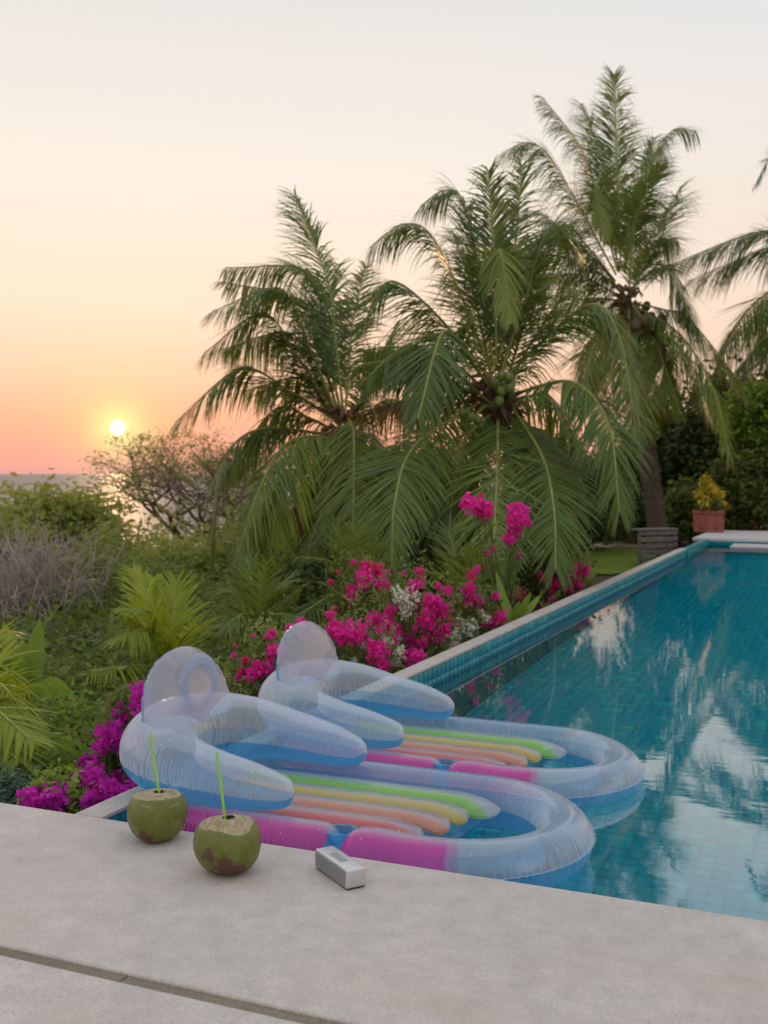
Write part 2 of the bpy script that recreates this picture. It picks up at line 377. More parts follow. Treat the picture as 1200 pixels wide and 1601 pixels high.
# ------------------------------------------------------------------ ground, sea, pool, deck
def hgt(x, y):
    e = np.maximum(0, -2.1 - np.asarray(x, float)) * .9 + np.maximum(0, np.asarray(y, float) - 19) * .2
    z = -.45 - .045 * e - .0013 * e * e + .06 * np.sin(x * 1.7) * np.cos(y * 1.3)
    return np.maximum(z, -32)
def grid_axis(lo, hi, mid, fine, grow=1.16):
    a = [mid]; s = fine
    while a[-1] < hi: a.append(a[-1] + s); s *= grow
    b = [mid]; s = fine
    while b[-1] > lo: b.append(b[-1] - s); s *= grow
    return np.array(sorted(set(b + a)))
gx = np.unique(np.concatenate([grid_axis(-900, -2.13, -2.13, .35), np.linspace(-2.13, 6, 14), grid_axis(6, 500, 6, 1.2)]))
gx = gx[(gx < -2.12) | (gx > -2.13 + .01)]
gy = np.unique(np.concatenate([grid_axis(-60, 2, 2, .6), np.linspace(2, 17.9, 40), grid_axis(17.9, 900, 17.9, .5)]))
GX, GY = np.meshgrid(gx, gy, indexing='ij'); GV = np.stack([GX, GY, hgt(GX, GY)], -1).reshape(-1, 3)
nx, ny = len(gx), len(gy); ii, jj = np.meshgrid(np.arange(nx - 1), np.arange(ny - 1), indexing='ij')
cxm = (gx[ii] + gx[ii + 1]) / 2; cym = (gy[jj] + gy[jj + 1]) / 2
keep = ~((cxm > -2.13) & (cxm < 6) & (cym > -60) & (cym < 17.9))
Q = np.stack([ii * ny + jj, (ii + 1) * ny + jj, (ii + 1) * ny + jj + 1, ii * ny + jj + 1], -1)[keep]
tag(link('ground', mesh_np('ground', GV, Q), 'earth', smooth=True), kind='structure')
S = 60000
tag(link('sea', mesh_np('sea', [(-S, -S, -30), (S, -S, -30), (S, S, -30), (-S, S, -30)], [[0, 1, 2, 3]]), 'sea_water'), kind='structure')

WZ, XL, XO, YD, YF, XR = -.10, -1.994, -2.072, 2.533, 17.35, 4.0   # water level, pool left inner/outer, deck edge, far end, right end
FZ = -1.25
JY0, JY1 = 1.722, 1.758
dk = tag(bpy.data.objects.new('deck', None), kind='structure'); COL.objects.link(dk)
link('deck_slab', boxmesh('deck_slab', [((-9, JY1, -.30), (7, YD, 0))], .006, 3), 'deck_concrete', dk)
link('deck_slab', boxmesh('deck_slab', [((-9, -6, -.30), (7, JY0, -.0015))], .004, 2), 'deck_concrete', dk)
for x0, x1, dz in ((-9, -1.316, -.006), (-1.313, 7, -.007)):
    link('joint_filler', boxmesh('joint_filler', [((x0, JY0 - .004, -.08), (x1, JY1 + .004, dz))]), 'joint_grout', dk)
# pool shell
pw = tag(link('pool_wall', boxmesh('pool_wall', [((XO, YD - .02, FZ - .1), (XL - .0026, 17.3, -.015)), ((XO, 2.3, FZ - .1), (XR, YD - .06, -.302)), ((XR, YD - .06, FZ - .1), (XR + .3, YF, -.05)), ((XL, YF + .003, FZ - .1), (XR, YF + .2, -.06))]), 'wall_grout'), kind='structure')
pf = tag(link('pool_floor', boxmesh('pool_floor', [((XL - .02, 2.3, FZ - .2), (XR, YF + .1, FZ - .0028))]), 'pool_grout'), kind='structure')
PT = .066
def tile_tpl():
    g = .0007; a = PT - g; b = .0008; hh = .0025
    V = np.array([(g, g, -hh), (a, g, -hh), (a, a, -hh), (g, a, -hh), (g + b, g + b, 0), (a - b, g + b, 0), (a - b, a - b, 0), (g + b, a - b, 0)])
    F = np.array([(4, 5, 6, 7), (0, 1, 5, 4), (1, 2, 6, 5), (2, 3, 7, 6), (3, 0, 4, 7)]); return V, F
TV, TF = tile_tpl()
def tiles(ids, fn):
    Vs = np.concatenate([fn(TV, i, j) for i, j in ids]); n = len(ids)
    Fs = (TF[None] + (np.arange(n) * 8)[:, None, None]).reshape(-1, 4); return Vs, Fs
ff = lambda V, i, j: V + np.array([i * PT, j * PT, FZ + RNG.uniform(-.0012, .0012)])
i0, i1, j0, j1 = int(XL / PT) - 0, int(XR / PT), int(2.45 / PT), int(YF / PT)
allid = [(i, j) for i in range(i0, i1) for j in range(j0, j1)]
foc = lambda ij: abs(ij[0] * PT + .62) * 1.2 + abs(ij[1] * PT - 3.55)
allid.sort(key=foc); near, rest = allid[:300], allid[300:]
tme = mesh_np('tile', TV, TF); tme.materials.append(M['tile_floor'])
for i, j in near:
    o = link('tile', tme, None, pf); o.location = (i * PT, j * PT, FZ + random.uniform(-.0012, .0012))
V, F = tiles(rest, ff); tag(link('tile_field', mesh_np('tile_field', V, F), 'tile_floor', pf), kind='stuff')
# wall tiles on the left wall: local (x,y)->(Y,Z), facing +X
fw_ = lambda V, i, j: np.stack([XL + V[:, 2], i * PT + V[:, 0], -.0152 - (j + 1) * PT + V[:, 1]], 1)
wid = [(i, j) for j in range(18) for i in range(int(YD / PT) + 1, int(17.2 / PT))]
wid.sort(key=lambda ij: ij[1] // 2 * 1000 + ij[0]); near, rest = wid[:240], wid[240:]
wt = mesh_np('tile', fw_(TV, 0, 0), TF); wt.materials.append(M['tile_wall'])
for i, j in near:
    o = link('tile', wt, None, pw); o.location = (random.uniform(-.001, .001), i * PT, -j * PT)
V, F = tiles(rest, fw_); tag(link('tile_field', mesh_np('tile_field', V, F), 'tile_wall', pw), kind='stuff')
# coping stones along the left wall
cp = tag(bpy.data.objects.new('coping', None), kind='structure'); COL.objects.link(cp)
y = YD + .003; k = 0
while y < 14.85:
    L = .62
    o = link('coping_stone', boxmesh('coping_stone', [((XO - .012, y, -.014), (XL + .006, min(y + L - .0025, 14.9), 0 + random.uniform(-.0008, .0008)))], .003, 2), 'coping_stone', cp)
    y += L; k += 1
link('wall_end', boxmesh('wall_end', [((XO, 14.902, -.6), (XL + .02, 17.34, -.012))], .006), 'tile_far', cp)
# far end: tiled riser, ledge at the water line, pale deck
fd = tag(bpy.data.objects.new('far_deck', None), kind='structure'); COL.objects.link(fd)
link('deck_slab', boxmesh('deck_slab', [((XO - .16, YF + .01, -.045), (7, 19.9, .0))], .006), 'deck_pale', fd)
link('ledge', boxmesh('ledge', [((XL + .38, 16.75, -.19), (XR, YF + .018, -.072))], .006), 'deck_pale', fd)
rs = link('riser', boxmesh('riser', [((XO - .12, YF + .03, -.9), (6.9, YF + .3, -.047))]), 'pool_grout', fd)
me = mesh_np('tile', np.stack([TV[:, 0] / PT * .1, -TV[:, 2] * 1.0, TV[:, 1] / PT * .1], 1) * 1.0, TF[:, ::-1]); me.materials.append(M['tile_far'])
for i in range(0, 60):
    for j in range(3):
        o = link('tile', me, None, rs); o.location = (XO - .12 + i * .1, YF + .022, -.148 - j * .1)
# water sheet
wv = []; nxw, nyw = 40, 100
tag(link('water', mesh_np('water', [(XL + .001, YD - .05, WZ), (XR, YD - .05, WZ), (XR, YF + .02, WZ), (XL + .001, YF + .02, WZ)], [[0, 1, 2, 3]]), 'pool_water'), kind='structure')
# lawn and sandstone path behind the far corner
def sheet(name, mat, x0, x1, d0, d1, dz):
    G = []
    for d in np.linspace(d0, d1, 9):
        for x in np.linspace(x0, x1, 14):
            q = P(x, 800, d); G.append((q[0], q[1], float(hgt(q[0], q[1])) + dz + .012 * math.sin(x * .13 + d * 2)))
    F = [(r * 14 + c_, r * 14 + c_ + 1, (r + 1) * 14 + c_ + 1, (r + 1) * 14 + c_) for r in range(8) for c_ in range(13)]
    return tag(link(name, mesh_np(name, G, F), mat, smooth=True), kind='structure')
sheet('lawn', 'lawn_grass', 820, 1040, 16.0, 22.3, .03)
sheet('path', 'sandstone', 820, 1060, 22.35, 25.5, .04)

# ------------------------------------------------------------------ inflatable floats
def wob(s, lam, seed):
    r = np.random.default_rng(seed); out = 0
    for k in range(4): out = out + np.sin(2 * PI * s / (lam * (0.7 + .35 * k)) + r.uniform(0, 6.3)) / (1 + .5 * k)
    return out / 2.2
def sweep(path, rad, th0, th1, nt_, closed, squash=1.0, seam=-.12, wr=.012, seed=1, lam=.028, outsign=1):
    """section angles th0..th1 (0 = outward, pi/2 = up); returns grid (n, nt, 3)"""
    path = np.asarray(path, float); n = len(path)
    if closed: t = np.roll(path, -1, 0) - np.roll(path, 1, 0)
    else: t = np.gradient(path, axis=0)
    t[:, 2] = 0; t /= np.linalg.norm(t, axis=1)[:, None] + 1e-9
    out = np.stack([t[:, 1], -t[:, 0], np.zeros(n)], 1) * outsign
    s = np.concatenate([[0], np.cumsum(np.linalg.norm(np.diff(path, axis=0), axis=1))])
    th = np.linspace(th0, th1, nt_); G = np.zeros((n, nt_, 3)); w = wob(s, lam, seed); w2 = wob(s, lam * .55, seed + 9)
    for k, a in enumerate(th):
        da = min(abs(a - seam), abs(a - (PI - seam)), abs(a - (2 * PI + seam)))
        f = 1 + wr * (math.exp(-(da / .42) ** 2) * w + .5 * math.exp(-(da / .8) ** 2) * w2)
        r = rad * f
        G[:, k] = path + (r * math.cos(a))[:, None] * out + np.array([0, 0, 1]) * (r * math.sin(a) * squash)[:, None]
    return G
def grid_mesh(name, G, closed, mask=None, var=None):
    n, k, _ = G.shape; V = G.reshape(-1, 3); nn = n if closed else n - 1
    i = np.arange(nn)[:, None]; j = np.arange(k - 1)[None]; i2 = (i + 1) % n
    Q = np.stack([i * k + j, i2 * k + j, i2 * k + j + 1, i * k + j + 1], -1)
    if mask is not None: Q = Q[mask[:nn]]
    Q = Q.reshape(-1, 4); used = np.unique(Q); mp_ = np.full(len(V), -1); mp_[used] = np.arange(len(used))
    me = mesh_np(name, V[used], mp_[Q], None if var is None else np.broadcast_to(var, (n, k)).reshape(-1)[used]); me.shade_smooth(); return me
def spline(pts, n):
    pts = np.asarray(pts, float); m_ = len(pts); d = np.concatenate([[0], np.cumsum(np.linalg.norm(np.diff(pts[:, :3], axis=0), axis=1))]); d /= d[-1]
    pe = np.vstack([2 * pts[0] - pts[1], pts, 2 * pts[-1] - pts[-2]]); out = []
    for u in np.linspace(0, 1, n):
        i = min(np.searchsorted(d, u, 'right') - 1, m_ - 2); f = (u - d[i]) / (d[i + 1] - d[i])
        p0, p1, p2, p3 = pe[i:i + 4]
        out.append(.5 * ((2 * p1) + (-p0 + p2) * f + (2 * p0 - 5 * p1 + 4 * p2 - p3) * f ** 2 + (-p0 + 3 * p1 - 3 * p2 + p3) * f ** 3))
    return np.array(out)
def make_float(label, loc, rz, ring, seed):
    root = empty('pool_float', (0, 0, 0), label, 'pool float', 'inflatable lounge floats in the pool')
    # outer ring of the mattress
    HW, XF, XH, RC = .312, .262, -.60, .17
    pts = [];
    for a in np.linspace(-PI / 2, PI / 2, 210): pts.append((XF + HW * math.cos(a), HW * math.sin(a)))
    pts += [(x, HW) for x in np.linspace(XF, XH + RC, 220)[1:-1]]
    for a in np.linspace(PI / 2, PI, 60): pts.append((XH + RC + RC * math.cos(a), HW - RC + RC * math.sin(a)))
    pts += [(XH, y) for y in np.linspace(HW - RC, -HW + RC, 70)[1:-1]]
    for a in np.linspace(PI, 1.5 * PI, 60): pts.append((XH + RC + RC * math.cos(a), -HW + RC + RC * math.sin(a)))
    pts += [(x, -HW) for x in np.linspace(XH + RC, XF, 300)[1:-1]]
    p2 = np.array(pts); path = np.column_stack([p2, np.full(len(p2), .066)])
    CUP = .035
    rad = np.where(p2[:, 0] > XF, .078 + .010 * np.cos((p2[:, 0] - XF) / HW * PI / 2), .088)
    front = p2[:, 1] < -.30
    rad = rad * (1 - front * .40 * np.exp(-((p2[:, 0] - CUP) / .032) ** 2)) * (1 + front * .05 * np.exp(-((p2[:, 0] - CUP - .11) / .05) ** 2))
    sm = .10
    G = sweep(path, rad, sm, PI - sm, 30, True, .95, sm, .050, seed, .017)
    n = len(path); X = p2[:, 0]; Y = p2[:, 1]; kk = np.arange(29)[None]
    pink = (Y < -.20)[:, None] & (X < .365)[:, None] & (kk < 20) & (np.abs(X - CUP) > .026)[:, None] & (X > -.56)[:, None]
    cupz = (Y < -.20)[:, None] & (np.abs(X - CUP) <= .026)[:, None] & (kk < 20)
    blue = (Y > .20)[:, None] & (X < .36)[:, None] & (kk > 8)
    link('mattress_rim', grid_mesh('rim', G, True, ~(pink | blue | cupz)), 'vinyl_clear', root)
    tk = np.linspace(sm, PI - sm, 30); fade = np.clip((1.85 - tk) / .85, 0, 1); fade = fade * fade * (3 - 2 * fade)  # pink print pales toward the crest, with sky sheen put into the colour
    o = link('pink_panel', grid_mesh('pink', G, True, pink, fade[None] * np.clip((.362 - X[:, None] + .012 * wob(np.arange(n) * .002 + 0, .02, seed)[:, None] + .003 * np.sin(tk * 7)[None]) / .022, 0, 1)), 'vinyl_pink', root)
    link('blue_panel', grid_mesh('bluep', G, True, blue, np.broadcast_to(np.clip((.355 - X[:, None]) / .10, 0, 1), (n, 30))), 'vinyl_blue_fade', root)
    link('cup_gusset', grid_mesh('cupg', G, True, cupz), 'vinyl_blue', root)
    Gb = sweep(path, rad, PI - sm, 2 * PI + sm, 18, True, .95, sm, .030, seed, .017)
    link('bottom_sheet', grid_mesh('rimb', Gb, True), 'vinyl_blue', root)
    Gs = np.stack([G[:, 0], G[:, 0] + (G[:, 0] - path) * np.array([.10, .10, 0])], 1)
    link('weld_seam', grid_mesh('seam', Gs, True), 'vinyl_seam', root)
    # floor sheet between the tubes
    gx_ = np.linspace(XH + .05, .275, 60); gy_ = np.linspace(-.245, .245, 24)
    FG = np.array([[(x - .05 * (1 - (yy / .25) ** 2) * (i == 59), yy, .030 + .004 * math.sin(x * 40) * math.cos(yy * 37)) for yy in gy_] for i, x in enumerate(gx_)])
    link('floor_sheet', grid_mesh('floor', FG, False), 'vinyl_blue', root)
    # rainbow tubes
    for nm, mat, yy, x1, r0 in (('green_tube', 'vinyl_green', .172, .318, .056), ('yellow_tube', 'vinyl_yellow', .066, .272, .054), ('orange_tube', 'vinyl_orange', -.040, .250, .053), ('red_tube', 'vinyl_red', -.145, .205, .052)):
        xs = np.linspace(-.55, x1, 300); u = (xs - xs[0]) / (xs[-1] - xs[0])
        yc = np.full(300, yy) - (.05 * np.clip((u - .90) / .10, 0, 1) ** 2 if nm == 'green_tube' else 0)
        rr = r0 * np.clip(np.minimum(u / .03, (1 - u) / .02), .0, 1) ** .5 + .001
        pa = np.column_stack([xs, yc, np.full(300, .106) - .022 * np.clip((u - .86) / .14, 0, 1) ** 1.5])
        Gt = sweep(pa, rr, 0, 2 * PI, 25, False, .36, -.2, .06, seed + 3 + len(nm), .02)
        tk = np.linspace(0, 2 * PI, 25); fd_ = np.clip(np.maximum((1.65 - tk) / .7, (tk - 5.2) / .5), 0, 1); link(nm, grid_mesh(nm, Gt, False, None, fd_[None]), mat, root)  # stripe turns milky over the ridge: white sheen painted into the tube colour
    # cup holder
    th = np.linspace(0, 2 * PI, 29); prof = [(.046, .134), (.0435, .1385), (.040, .135), (.036, .10), (.034, .052), (.0, .050)]
    CG = np.array([[(CUP + r * math.cos(a), -HW + .006 + r * math.sin(a), z + .0025 * math.sin(9 * a) * (z > .12)) for a in th] for r, z in prof])
    link('cup_holder', grid_mesh('cup', CG, False), 'vinyl_blue', root)
    # horseshoe back and arm rests
    cp_ = [(-.150, -.240, .198, .003), (-.153, -.241, .198, .024), (-.168, -.245, .199, .041), (-.205, -.253, .202, .054), (-.28, -.262, .211, .068), (-.42, -.266, .227, .083), (-.55, -.246, .243, .103), (-.66, -.170, .255, .117), (-.708, -.06, .258, .121), (-.714, .0, .258, .121)]
    cp_ = cp_ + [(a, -b, c_, d_) for a, b, c_, d_ in cp_[-2::-1]]
    sp = spline(cp_, 640); pa = sp[:, :3]; rr = np.maximum(sp[:, 3], .003)
    sa = -.26
    Ga = sweep(pa, rr, sa, PI - sa, 34, False, 1.0, sa, .042, seed + 21, .016, -1)
    link('arm_rest', grid_mesh('arm', Ga, False), 'vinyl_clear', root)
    Gb = sweep(pa, rr, PI - sa, 2 * PI + sa, 20, False, 1.0, sa, .035, seed + 21, .016, -1)
    link('arm_rest_base', grid_mesh('armb', Gb, False), 'vinyl_blue', root)
    # pillow
    Hh, Wh, T = .236, .242, .055; z0 = .312; nu, nv = 60, 22
    def pillow(sign, bulge):
        Gp = np.zeros((nu, nv, 3))
        for i, a in enumerate(np.linspace(0, PI, nu)):
            for j, rr_ in enumerate(np.linspace(1, 0, nv)):
                yy = Wh * math.cos(a) * rr_; zz_ = Hh * math.sin(a) ** .85 * rr_ if a not in (0, PI) else 0
                th_ = T * math.sqrt(max(0, 1 - rr_ ** 3.2)) * bulge * (.75 + .25 * math.sin(a))
                edge = math.exp(-((1 - rr_) / .14) ** 2); th_ += .0035 * edge * math.sin(a * 38 + math.sin(a * 11) * 2) * (rr_ < .99)
                Gp[i, j] = (-.655 + sign * th_ - .18 * zz_, yy, z0 + zz_ - .03 * (1 - math.sin(a)) * 0)
        return Gp
    link('pillow_front', grid_mesh('pf', pillow(1, 1), False), 'vinyl_peach', root)
    link('pillow_back', grid_mesh('pb', pillow(-1, 1.1), False), 'vinyl_back_blue', root)
    ys = np.linspace(-Wh, Wh, 40); BG = np.array([[(-.655 + s_ * T * math.sqrt(max(0, 1 - abs(y_ / Wh) ** 3.2)) * .75, y_, z0 + .001) for s_ in np.linspace(-1, 1, 5)] for y_ in ys])
    link('pillow_gusset', grid_mesh('pg', BG, False), 'vinyl_blue', root)
    if ring:
        RG = np.zeros((48, 14, 3))
        for i, a in enumerate(np.linspace(0, 2 * PI, 49)[:-1]):
            for j, b in enumerate(np.linspace(0, 2 * PI, 14)):
                r_ = .078 + .020 * math.cos(b); RG[i, j] = (-.655 + .045 + .012 * math.sin(b) - .18 * .12, r_ * 1.15 * math.cos(a) + .01, z0 + .125 + r_ * .95 * math.sin(a))
        link('pillow_ring', grid_mesh('pr', RG, True), 'vinyl_ring', root)
    # water droplets on the vinyl
    rg = np.random.default_rng(seed); pts = []
    for _ in range(230):
        g = Ga if rg.random() < .5 else G
        pts.append(g[rg.integers(0, g.shape[0]), rg.integers(6, g.shape[1] - 4)])
    th = np.array([(1, 0, 0), (0, 1, 0), (-1, 0, 0), (0, -1, 0), (0, 0, 1), (0, 0, -1)], float); tf = np.array([(0, 1, 4), (1, 2, 4), (2, 3, 4), (3, 0, 4), (1, 0, 5), (2, 1, 5), (3, 2, 5), (0, 3, 5)])
    V = np.concatenate([p_ + th * rg.uniform(.0009, .0023) for p_ in pts]); F = np.concatenate([tf + 6 * i for i in range(len(pts))])
    tag(link('water_droplets', mesh_np('drops', V, F), 'droplet', root, True), kind='stuff')
    root.location = loc; root.rotation_euler = (0, 0, rz)
    return root
make_float('clear inflatable lounge float nearest the deck, behind the coconuts, with rainbow stripes', (-1.30, 2.955, -.113), 0.0, True, 3)
make_float('clear inflatable lounge float farther from the deck, beside the flowers, with rainbow stripes', (-1.305, 3.81, -.138), math.radians(-1.0), False, 11)

# ------------------------------------------------------------------ coconuts, straws, speaker
m, t, o = newmat('coconut_husk'); h = N(t); p = h.obj(); sp_ = h.n('ShaderNodeSeparateXYZ'); h.set(sp_.inputs[0], p)
g1 = h.noise(p, 14, 4); c = h.mix(h.mapr(g1, .3, .7), (.088, .112, .012), (.150, .170, .022))
c = h.mix(h.mapr(h.noise(p, 55, 4), .55, .8, 0, .5), c, (.24, .22, .07))
sc = h.n('ShaderNodeMapping'); h.set(sc.inputs['Vector'], p); sc.inputs['Scale'].default_value = (18, 18, 90); sc.inputs['Rotation'].default_value = (.3, .2, 0)
c = h.mix(h.mapr(h.noise(sc.outputs[0], 1.0, 3), .63, .70, 0, .65), c, (.27, .22, .10))
vo = h.n('ShaderNodeTexVoronoi'); vo.inputs['Scale'].default_value = 26; h.set(vo.inputs['Vector'], p)
c = h.mix(h.mapr(vo.outputs['Distance'], .10, .05, 0, .75), c, (.05, .035, .018))
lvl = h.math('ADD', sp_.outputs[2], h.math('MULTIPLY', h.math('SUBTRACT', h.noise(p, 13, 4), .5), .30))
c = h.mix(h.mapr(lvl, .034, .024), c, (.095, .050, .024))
t.links.new(h.bsdf(c, .42, .5, h.bump(h.noise(p, 70, 4), .25, .004)), o.inputs[0]); M['coconut_husk'] = m
m, t, o = newmat('coconut_flesh'); h = N(t); p = h.obj()
mpn = h.n('ShaderNodeMapping'); h.set(mpn.inputs['Vector'], p); mpn.inputs['Scale'].default_value = (30, 90, 60)
c = h.ramp(h.noise(mpn.outputs[0], 1.2, 5), [(.3, (.25, .20, .11)), (.55, (.38, .32, .20)), (.75, (.50, .43, .30))])
c = h.mix(h.mapr(h.noise(p, 34, 3), .56, .70, 0, .7), c, (.27, .18, .09))
t.links.new(h.bsdf(c, .8, .2, h.bump(h.noise(mpn.outputs[0], 3, 4), .5, .004)), o.inputs[0]); M['coconut_flesh'] = m
def make_coconut(label, loc, rz, R, Ht, seed):
    rg = np.random.default_rng(seed); root = empty('coconut', (0, 0, 0), label, 'coconut', 'green drinking coconuts on the deck')
    nu, nv = 120, 90; ph = rg.uniform(0, 6.28, 4); V = np.zeros((nv, nu, 3))
    for i, b in enumerate(np.linspace(-PI / 2, PI / 2, nv)):
        for j, a in enumerate(np.arange(nu) * 2 * PI / nu):
            cr = max(math.cos(b), 0) ** .66; r = R * cr * (1 + .030 * math.cos(3 * a + ph[0]) + .012 * math.sin(5 * a + ph[1] + 2 * b))
            z = math.sin(b); z = .50 * Ht * (1 + (abs(z) ** 1.05) * (1 if z > 0 else -1) * (1.03 if z > 0 else 1.0)); r *= 1 + .04 * math.sin(b)
            V[i, j] = (r * math.cos(a), r * math.sin(a), z)
    V[..., 2] = np.maximum(V[..., 2] - V[..., 2].min(), .002)
    x, y, z = V[..., 0], V[..., 1], V[..., 2]; cap = np.full(x.shape, Ht * .955)
    for k in range(9):
        a = k * 2 * PI / 9 + rg.uniform(-.25, .25); s_ = rg.uniform(.22, .42); d_ = R * rg.uniform(.26, .42)
        cap = np.minimum(cap, Ht * .955 - s_ * (x * math.cos(a) + y * math.sin(a) - d_))
    hole = np.hypot(x - .1 * R, y) < R * .17
    cut = z > cap; V[..., 2] = np.where(cut, cap, z)
    V[..., 2] -= np.where(cut & hole, .018, 0)
    idx = np.arange(nv * nu).reshape(nv, nu); i = np.arange(nv - 1)[:, None]; j = np.arange(nu)[None]; j2 = (j + 1) % nu
    Q = np.stack([idx[i, j], idx[i, j2], idx[i + 1, j2], idx[i + 1, j]], -1)
    allc = cut[i, j] & cut[i, j2] & cut[i + 1, j2] & cut[i + 1, j]; hl = allc & (hole[i, j] | hole[i + 1, j2])
    for nm, mk, mat in (('husk', ~allc, 'coconut_husk'), ('cut_top', allc & ~hl, 'coconut_flesh'), ('drinking_hole', hl, 'soil')):
        q = Q[mk].reshape(-1, 4)
        if not len(q): continue
        used = np.unique(q); mp_ = np.full(nv * nu, -1); mp_[used] = np.arange(len(used))
        me = mesh_np(nm, V.reshape(-1, 3)[used], mp_[q]); o = link(nm, me, mat, root, nm == 'husk')
    root.location = loc; root.rotation_euler = (0, 0, rz)
c1 = np.array([-1.726, 2.441, 0]); c2 = np.array([-1.421, 2.314, 0])
make_coconut('cut green coconut farther from the camera, at the pool edge', c1, .4, .0815, .138, 5)
make_coconut('cut green coconut closer to the camera, next to the speaker', c2, 2.1, .0850, .141, 8)
def straw(label, a, b):
    a, b = np.array(a), np.array(b); root_mesh = tubes_mesh('drinking_straw', [(np.array([a + (b - a) * u for u in np.linspace(0, 1, 6)]), .0034), (np.array([b, b - (b - a) * .02, a + (b - a) * .5, a]), .0027)], 14)
    o = link('drinking_straw', root_mesh, 'straw'); tag(o, label, 'straw', 'drinking straws in the coconuts')
straw('lime green straw in the coconut at the pool edge', P(248.5, 1243, 2.96), P(234, 1147, 2.99))
straw('lime green straw in the coconut nearer the camera', P(352.5, 1289, 2.73), P(338.5, 1176, 2.75))

m, t, o = newmat('speaker_silver'); h = N(t)
t.links.new(h.bsdf((.62, .62, .63), .38, .5, None, Metallic=.75), o.inputs[0]); M['speaker_silver'] = m
m, t, o = newmat('speaker_grille'); h = N(t); p = h.obj()
vo = h.n('ShaderNodeTexVoronoi'); vo.inputs['Scale'].default_value = 520; vo.inputs['Randomness'].default_value = 0.0; h.set(vo.inputs['Vector'], p)
c = h.mix(h.mapr(vo.outputs['Distance'], .25, .4), (.05, .05, .055), (.27, .275, .29))
t.links.new(h.bsdf(c, .5, .4, None, Metallic=.4), o.inputs[0]); M['speaker_grille'] = m
A_ = np.array([-.983, 2.079, 0]) / .9; B_ = np.array([-1.107, 2.174, 0]) / .9
sdir = (B_ - A_) / np.linalg.norm(B_ - A_); ang = math.atan2(sdir[1], sdir[0]); SL, SW, SH = .176, .056, .050
root = empty('speaker', (0, 0, 0), 'silver rectangular portable speaker lying on the deck at the pool edge', 'speaker')
def wedge(name, x0, x1, y0, y1, z0, z1, top_in, bev):
    me = bpy.data.meshes.new(name); V = [(x0, y0, z0), (x1, y0, z0), (x1, y1, z0), (x0, y1, z0), (x0, y0 + top_in, z1), (x1, y0 + top_in, z1), (x1, y1 - top_in, z1), (x0, y1 - top_in, z1)]
    me.from_pydata(V, [], [(3, 2, 1, 0), (4, 5, 6, 7), (0, 1, 5, 4), (1, 2, 6, 5), (2, 3, 7, 6), (3, 0, 4, 7)])
    bm = bmesh.new(); bm.from_mesh(me); bmesh.ops.bevel(bm, geom=bm.edges[:], offset=bev, segments=3, affect='EDGES', profile=.5); bm.to_mesh(me); bm.free(); me.update(); return me
link('body', wedge('body', 0, SL, -SW, 0, .004, SH, .002, .0045), 'speaker_silver', root, True)
link('base', wedge('base', .004, SL - .004, -SW + .004, -.004, 0, .006, 0, .001), 'rubber_dark', root)
link('grille', wedge('grille', .007, SL - .007, -.003, .0012, .009, SH - .006, 0, .001), 'speaker_grille', root)
link('grille', wedge('grille', .007, SL - .007, -SW - .0012, -SW + .003, .009, SH - .006, 0, .001), 'speaker_grille', root)
pn = link('button_panel', wedge('panel', .055, .125, -SW + .018, -.012, SH - .003, SH + .0010, .0005, .0006), 'speaker_button', root)
for k in range(6):
    link('button', wedge('button', .058 + k * .011, .067 + k * .011, -SW + .022, -.017, SH + .0002, SH + .0021, .0005, .0006), 'speaker_mark', pn)
root.location = A_ + np.array([0, 0, .0005]); root.rotation_euler = (0, 0, ang)
# long side faces the deck: the local -y side is turned away from the pool
# ------------------------------------------------------------------ planter and slatted timber steps at the far end
pl = P(1107, 829, 18.6); root = empty('planter', (0, 0, 0), 'square red terracotta planter on the far deck corner', 'planter')
S2, HH = .245, .37
link('pot', boxmesh('pot', [((-S2, -S2, 0), (S2, S2, HH - .05))], .012), 'terracotta', root)
link('rim', boxmesh('rim', [((-S2 - .015, -S2 - .015, HH - .05), (S2 + .015, -S2 + .05, HH)), ((-S2 - .015, S2 - .05, HH - .05), (S2 + .015, S2 + .015, HH)), ((-S2 - .015, -S2 + .05, HH - .05), (-S2 + .05, S2 - .05, HH)), ((S2 - .05, -S2 + .05, HH - .05), (S2 + .015, S2 - .05, HH))]), 'terracotta', root)
for dx, dy in ((0, -1), (1, 0), (0, 1), (-1, 0)):
    lo = (-.16 if dx == 0 else dx * S2 - .012, -.16 if dy == 0 else dy * S2 - .012, .07); hi = (.16 if dx == 0 else dx * S2 + .012, .16 if dy == 0 else dy * S2 + .012, .27)
    link('side_panel', boxmesh('side_panel', [(lo, hi)], .008), 'terracotta', root)
link('soil', boxmesh('soil', [((-S2 + .03, -S2 + .03, HH - .051), (S2 - .03, S2 - .03, HH - .02))]), 'soil', root)
root.location = (pl[0], pl[1], .0); root.rotation_euler = (0, 0, math.radians(8)); PLZ = HH - .02
root = empty('croton_plant', (pl[0], pl[1], PLZ), 'yellow and orange leaved plant growing in the terracotta planter', 'plant')
cl = []
for k in range(16):
    a = random.uniform(0, 6.28); r_ = random.uniform(.05, .25); cl.append((r_ * math.cos(a), r_ * math.sin(a), random.uniform(.16, .48) - r_ * .4))
cl.append((-.04, 0, .55))
pts = np.concatenate([np.array(c_) + RNG.normal(0, .05, (26, 3)) for c_ in cl])
link('foliage', leaf_mesh('croton', pts, .12, aspect=.45, up=.5), 'croton_leaf', root)
pts = np.concatenate([np.array(c_) * np.array([.9, .9, .45]) + RNG.normal(0, .05, (14, 3)) for c_ in cl])
link('lower_foliage', leaf_mesh('croton2', pts, .12, aspect=.4, up=.3), 'leaf_bush', root)
